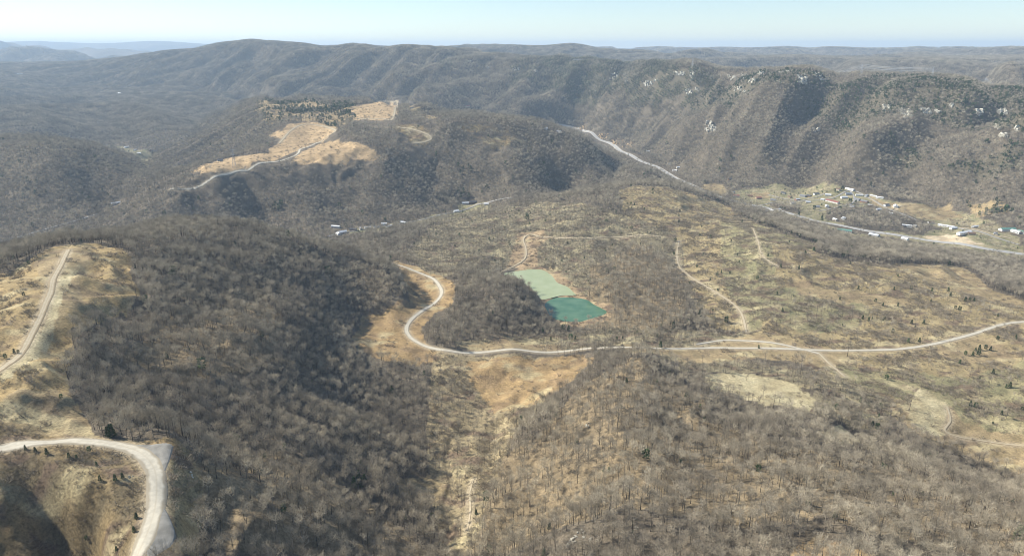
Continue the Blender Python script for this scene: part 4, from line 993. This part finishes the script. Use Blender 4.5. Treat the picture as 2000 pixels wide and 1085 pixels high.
for (y0, y1, step, sc_) in ((3300, 8000, 26, 1.0), (8000, 13000, 62, 1.6)):
    x, y, z, c, cl = lay(y0, y1, step, .80)
    g = 1 + 12.0 / np.maximum(CZ - z, 60)
    k = np.isin(c, [0, KN.index('mixed')]) & (cl > 12) & (hgrid(roadd, x * g, y * g) > 3) & (TD[cover_at(x * g, y * g)] > .2)
    x, y, z, c = x[k], y[k], z[k], c[k]
    hxx = (hz(x + 12, y) - hz(x - 12, y)) / 24; hyy = (hz(x, y + 12) - hz(x, y - 12)) / 24
    ev = noise(x / 260, y / 260, 121) + .5 * noise(x / 90, y / 90, 122)
    var = np.where(c == KN.index('mixed'), np.where(ev > -.15, 4, 3), np.where(ev > .72, 3, rng.integers(0, 3, len(x))))
    add('far', x, y, z, rng.uniform(.9, 1.1, len(x)) * sc_, var, np.arctan(hyy) * .95, -np.arctan(hxx) * .95, 0 * x)

def read_px(kind, s, size, var):     # plants seen one by one in the photograph
    v = [float(a) for a in s.replace(';', ' ').split()]
    pt = np.array([cast(H, v[i], v[i + 1]) for i in range(0, len(v), 2)])
    n = len(pt); add(kind, pt[:, 0], pt[:, 1], hz(pt[:, 0], pt[:, 1]), size * rng.uniform(.8, 1.25, n), rng.integers(*var, n))
CEDARS = "1746 566;1779 566;1820 569;1852 569;1856 578;1709 590;1724 597;1753 598;1804 632;1865 603;1874 607;1885 588;1894 587;1902 588;1795 668;1885 693;1905 685;1913 683;1925 682;1934 684;1900 694;1910 694;1948 664;1984 662;1965 757;1972 756;1400 540;1409 533;1425 535;1428 473;1479 546;1387 547;1347 555;1560 526;1676 565;1895 793;1904 796;1780 632;1640 585;1482 680;1500 500;1440 500"
read_px('ever', CEDARS, 6.0, (0, 3))
read_px('ever', "212 851;220 853;1018 828;1125 866;1704 832;1712 838;700 942;706 950;692 950;712 938;700 930;950 978;765 765;768 768;1290 678;1330 620;1370 612;1365 618;1418 630;1290 640;1315 640;1100 645;1110 645;1060 648;1115 665", 8.0, (0, 3))
read_px('ever', "50 878;70 883;92 887;135 893;150 896;175 882;190 910;225 938;195 938;240 933;262 1038;170 1054;228 1075;12 700;28 690;36 690;120 778;47 578;56 515", 3.6, (0, 3))
read_px('ever', "895 325;905 330;915 328;920 335;900 340;540 405;550 402;545 410;535 410;895 375;905 378;900 385;915 385;1030 430", 15, (0, 3))
read_px('ever', "1630 375;1645 372;1660 398;1655 405;1670 400;1700 365;1560 420;1590 410;1620 418;1640 412;1605 430;1560 410;1250 290;1262 292;1275 292;1300 300;1260 298", 13, (0, 3))
read_px('tree', "1690 1078;1380 955;1372 955;1610 745;1630 760;1490 780;1700 905;1655 695;1480 800", 19, (0, NA))
for k in T: T[k] = np.concatenate(T[k])
print('plants', {k: len(v) for k, v in T.items()})

bm_ = [M['bark'], M['twig']]
PR = {'tree': [bare_tree(10 + i, 0, (1, .85, 1.15, 1, .75, 1.25)[i]) for i in range(NA)] + [bare_tree(30 + i, 1, 1.1) for i in range(NB)],
      'shrub': [shrub(50 + i, 26) for i in range(3)],
      'ever': [evergreen(60, 420), evergreen(61, 420, False), evergreen(62, 420)] + [evergreen(63, 110, True, 1.9), evergreen(64, 110, False, 1.9)],
      'far': [clump(70), clump(71), clump(72), clump(73, .12), clump(74, .42)]}
PM = {'tree': bm_, 'shrub': [M['brushtwig']], 'ever': [M['bark'], M['needle']], 'far': [M['bark'], M['twig'], M['needle']]}
ONE = {'tree': 'bare_tree', 'shrub': 'bare_shrub', 'ever': 'evergreen_tree'}
MASSN = {'tree': 'bare_woodland', 'shrub': 'shrub_thicket', 'ever': 'evergreen_growth', 'far': 'distant_forest'}
LAND = [(40, 1040, "in the shaded hollow at the lower left corner"), (150, 900, "on the bright grass inside the gravel bend"), (240, 1000, "on the bank left of the lower gravel road"), (100, 800, "on the slope above the gravel road"), (60, 600, "beside the dirt track on the bald left hill"), (210, 560, "at the wood edge of the bald left hill"), (230, 850, "where the gravel road meets the woods"),
 (400, 900, "just right of the gravel bend"), (400, 1050, "at the bottom left below the gravel pull-off"), (540, 1060, "at the bottom between gravel road and gully"), (520, 900, "on the wooded nose left of the gully"), (700, 1060, "on the left bank of the bottom gully"), (700, 930, "in the dark ravine running into the gully"), (450, 700, "high in the left dark woods"), (620, 760, "on the dark wood's shaded side"),
 (860, 1060, "in the gully bed at the bottom"), (860, 900, "in the open valley above the gully"), (980, 1060, "on the right bank of the bottom gully"), (1020, 900, "on the left flank of the wooded knoll"), (1130, 1060, "near the pale boulder heap at the bottom"), (1200, 940, "midway up the lower right woods"), (1300, 1070, "at the bottom right of the boulder heap"), (1400, 980, "in the middle of the lower right woods"), (1450, 1070, "left of the ochre knob at the bottom"), (1600, 1010, "just above the ochre knob at the bottom"),
 (1700, 1070, "right of the ochre knob at the bottom"), (1780, 970, "at the upper edge of the lower right woods"), (1850, 1070, "near the bottom right corner"), (1950, 1000, "at the right edge below the tan meadow"), (1250, 780, "on the crown of the wooded knoll"), (960, 740, "around the ochre field under the long road"), (1480, 770, "around the pale meadow"), (1640, 760, "in the scrub right of the pale meadow"), (1650, 860, "on the slope below the pale meadow"),
 (1830, 830, "around the dry sandy basin"), (1950, 760, "on the far right slope below the road"), (1900, 690, "on the open ground just below the right road"), (1750, 660, "just above the right part of the road"), (1800, 590, "on the tan upper slopes at right"), (1560, 610, "on the green slope above the road fork"), (1440, 540, "right of the straight dirt track"), (1480, 460, "on the crest near the small track"), (1260, 400, "on the bald central knoll"),
 (1180, 480, "in the scrub south of the bald knoll"), (1230, 570, "in the wood right of the ponds"), (1330, 630, "in the scrub between wood and road fork"), (1100, 650, "between ponds and road"), (1000, 600, "on the wooded knoll left of the ponds"), (1040, 490, "along the track above the ponds"), (850, 500, "on the far side of the looping road"), (800, 620, "along the looping road"), (600, 220, "in the pines of the bald far hill"), (560, 400, "in the woods above the creek hamlet"), (900, 330, "on the wooded far hill"), (1620, 400, "among the houses of the settlement"), (1270, 300, "beside the far highway"), (1920, 410, "in the pine patch behind the side road"), (1700, 200, "high on the right mountain")]
DESC = {'tree': "leafless grey tree ", 'shrub': "dry brown shrub ", 'ever': "green evergreen "}
PLUR = {'tree': "bare trees ", 'shrub': "dry shrubs ", 'ever': "evergreens "}
def where(u, v):
    return min(LAND, key=lambda L: (L[0] - u) ** 2 + (1.5 * (L[1] - v)) ** 2)[2]
CAT = {'tree': 'tree', 'shrub': 'shrub', 'ever': 'evergreen'}
def gn_mass(name, rows, colname, protos, mats):
    col = bpy.data.collections.new(colname)
    for i, b in enumerate(protos):
        me = b.mesh('%s_%02d' % (colname, i), mats); col.objects.link(bpy.data.objects.new('%s_%02d' % (colname, i), me))
    me = bpy.data.meshes.new(name); n = len(rows)
    me.vertices.add(n); me.vertices.foreach_set('co', rows[:, :3].astype(np.float32).ravel())
    a = me.attributes.new('rot', 'FLOAT_VECTOR', 'POINT'); a.data.foreach_set('vector', rows[:, [5, 6, 4]].astype(np.float32).ravel())
    a = me.attributes.new('scl', 'FLOAT', 'POINT'); a.data.foreach_set('value', rows[:, 3].astype(np.float32))
    a = me.attributes.new('var', 'INT', 'POINT'); a.data.foreach_set('value', rows[:, 7].astype(np.int32))
    ob = bpy.data.objects.new(name, me); C.objects.link(ob)
    ng = bpy.data.node_groups.new(name, 'GeometryNodeTree')
    ng.interface.new_socket('Geometry', in_out='INPUT', socket_type='NodeSocketGeometry'); ng.interface.new_socket('Geometry', in_out='OUTPUT', socket_type='NodeSocketGeometry')
    gi = ng.nodes.new('NodeGroupInput'); go = ng.nodes.new('NodeGroupOutput'); ip = ng.nodes.new('GeometryNodeInstanceOnPoints')
    ci = ng.nodes.new('GeometryNodeCollectionInfo'); ci.inputs[0].default_value = col; ci.inputs[1].default_value = True; ci.inputs[2].default_value = True
    def na(nm, ty):
        x = ng.nodes.new('GeometryNodeInputNamedAttribute'); x.data_type = ty; x.inputs[0].default_value = nm; return x.outputs[0]
    er = ng.nodes.new('FunctionNodeEulerToRotation')
    Lk = ng.links.new
    Lk(gi.outputs[0], ip.inputs['Points']); Lk(ci.outputs[0], ip.inputs['Instance']); ip.inputs['Pick Instance'].default_value = True
    Lk(na('var', 'INT'), ip.inputs['Instance Index']); Lk(na('rot', 'FLOAT_VECTOR'), er.inputs[0]); Lk(er.outputs[0], ip.inputs['Rotation'])
    Lk(na('scl', 'FLOAT'), ip.inputs['Scale']); Lk(ip.outputs[0], go.inputs[0])
    md = ob.modifiers.new('scatter', 'NODES'); md.node_group = ng
    return tag(ob, kind='stuff')
for kd in ('tree', 'shrub', 'ever'):
    rows = T[kd]; u, v = project(rows[:, 0], rows[:, 1], rows[:, 2] + rows[:, 3] * .4)
    infr = (u > 4) & (u < 1996) & (v > 4) & (v < 1081)
    size = np.where(infr, rows[:, 3] / np.hypot(rows[:, 1], rows[:, 2] - CZ), 0)
    top = np.argsort(-size)[:{'tree': 300, 'shrub': 300, 'ever': 300}[kd]]
    protos = {}
    for i in top:
        x, y, z, s, rz, tx, ty, va = rows[i]; va = int(va)
        if va not in protos:
            b = PR[kd][va]
            if kd == 'shrub': protos[va] = (b.mesh('shrub_twigs', PM[kd]),)
            else: protos[va] = (b.mesh('trunk', PM[kd], 0), b.mesh('crown', PM[kd], 1))
        ms = protos[va]
        wh = where(u[i], v[i]); sw = s / {'tree': 15.5, 'shrub': 3.6, 'ever': 6.0}[kd]
        sz = 'tall ' if sw > 1.18 else 'medium-sized ' if sw > .92 else 'small '
        fm = {'tree': ('', 'narrow-crowned ', 'broad-crowned ', '', 'narrow-crowned ', 'broad-crowned ', '', '', '', ''), 'shrub': ('',) * 3, 'ever': ('pointed ', 'rounded ', 'pointed ', 'pointed ', 'rounded ')}[kd][va]
        lab = (sz + fm + DESC[kd] + wh, PLUR[kd] + wh)
        o = bpy.data.objects.new(ONE[kd], ms[0] if len(ms) == 1 else None); C.objects.link(o)
        o.location = (x, y, z); o.rotation_euler = (tx, ty, rz); o.scale = (s, s, s)
        tag(o, lab[0], CAT[kd], lab[1])
        if len(ms) == 2:
            for nm_, me_ in (('trunk', ms[0]), ('crown', ms[1])):
                ch = bpy.data.objects.new(nm_, me_); C.objects.link(ch); ch.parent = o
    keep = np.ones(len(rows), bool); keep[top] = False
    gn_mass(MASSN[kd], rows[keep], kd + '_kind', PR[kd], PM[kd])
gn_mass('distant_forest', T['far'], 'far_kind', PR['far'], PM['far'])

#@@VEGEND
# ------------------------------------------------------------------ the air: haze over the whole valley
m = bpy.data.materials.new('haze'); m.use_nodes = True; t = m.node_tree; t.nodes.clear()
o_ = t.nodes.new('ShaderNodeOutputMaterial'); pv = t.nodes.new('ShaderNodeVolumePrincipled')
pv.inputs['Color'].default_value = (.62, .80, 1.0, 1); pv.inputs['Density'].default_value = 5.8e-5; pv.inputs['Anisotropy'].default_value = 0.1
t.links.new(pv.outputs[0], o_.inputs['Volume'])
zmin, zmax = float(H.min()) - 1, max(float(H.max()) + 30, CZ + 5)
print('haze', zmin, zmax)
bx = (-46000, 46000); by = (-4000, 35500); bz = (zmin, zmax)
me = bpy.data.meshes.new('haze')
me.from_pydata([(x, y, z) for x in bx for y in by for z in bz], [], [(0, 1, 3, 2), (4, 6, 7, 5), (0, 4, 5, 1), (2, 3, 7, 6), (0, 2, 6, 4), (1, 5, 7, 3)])
me.materials.append(m); ho = bpy.data.objects.new('haze', me); C.objects.link(ho); tag(ho, kind='stuff')
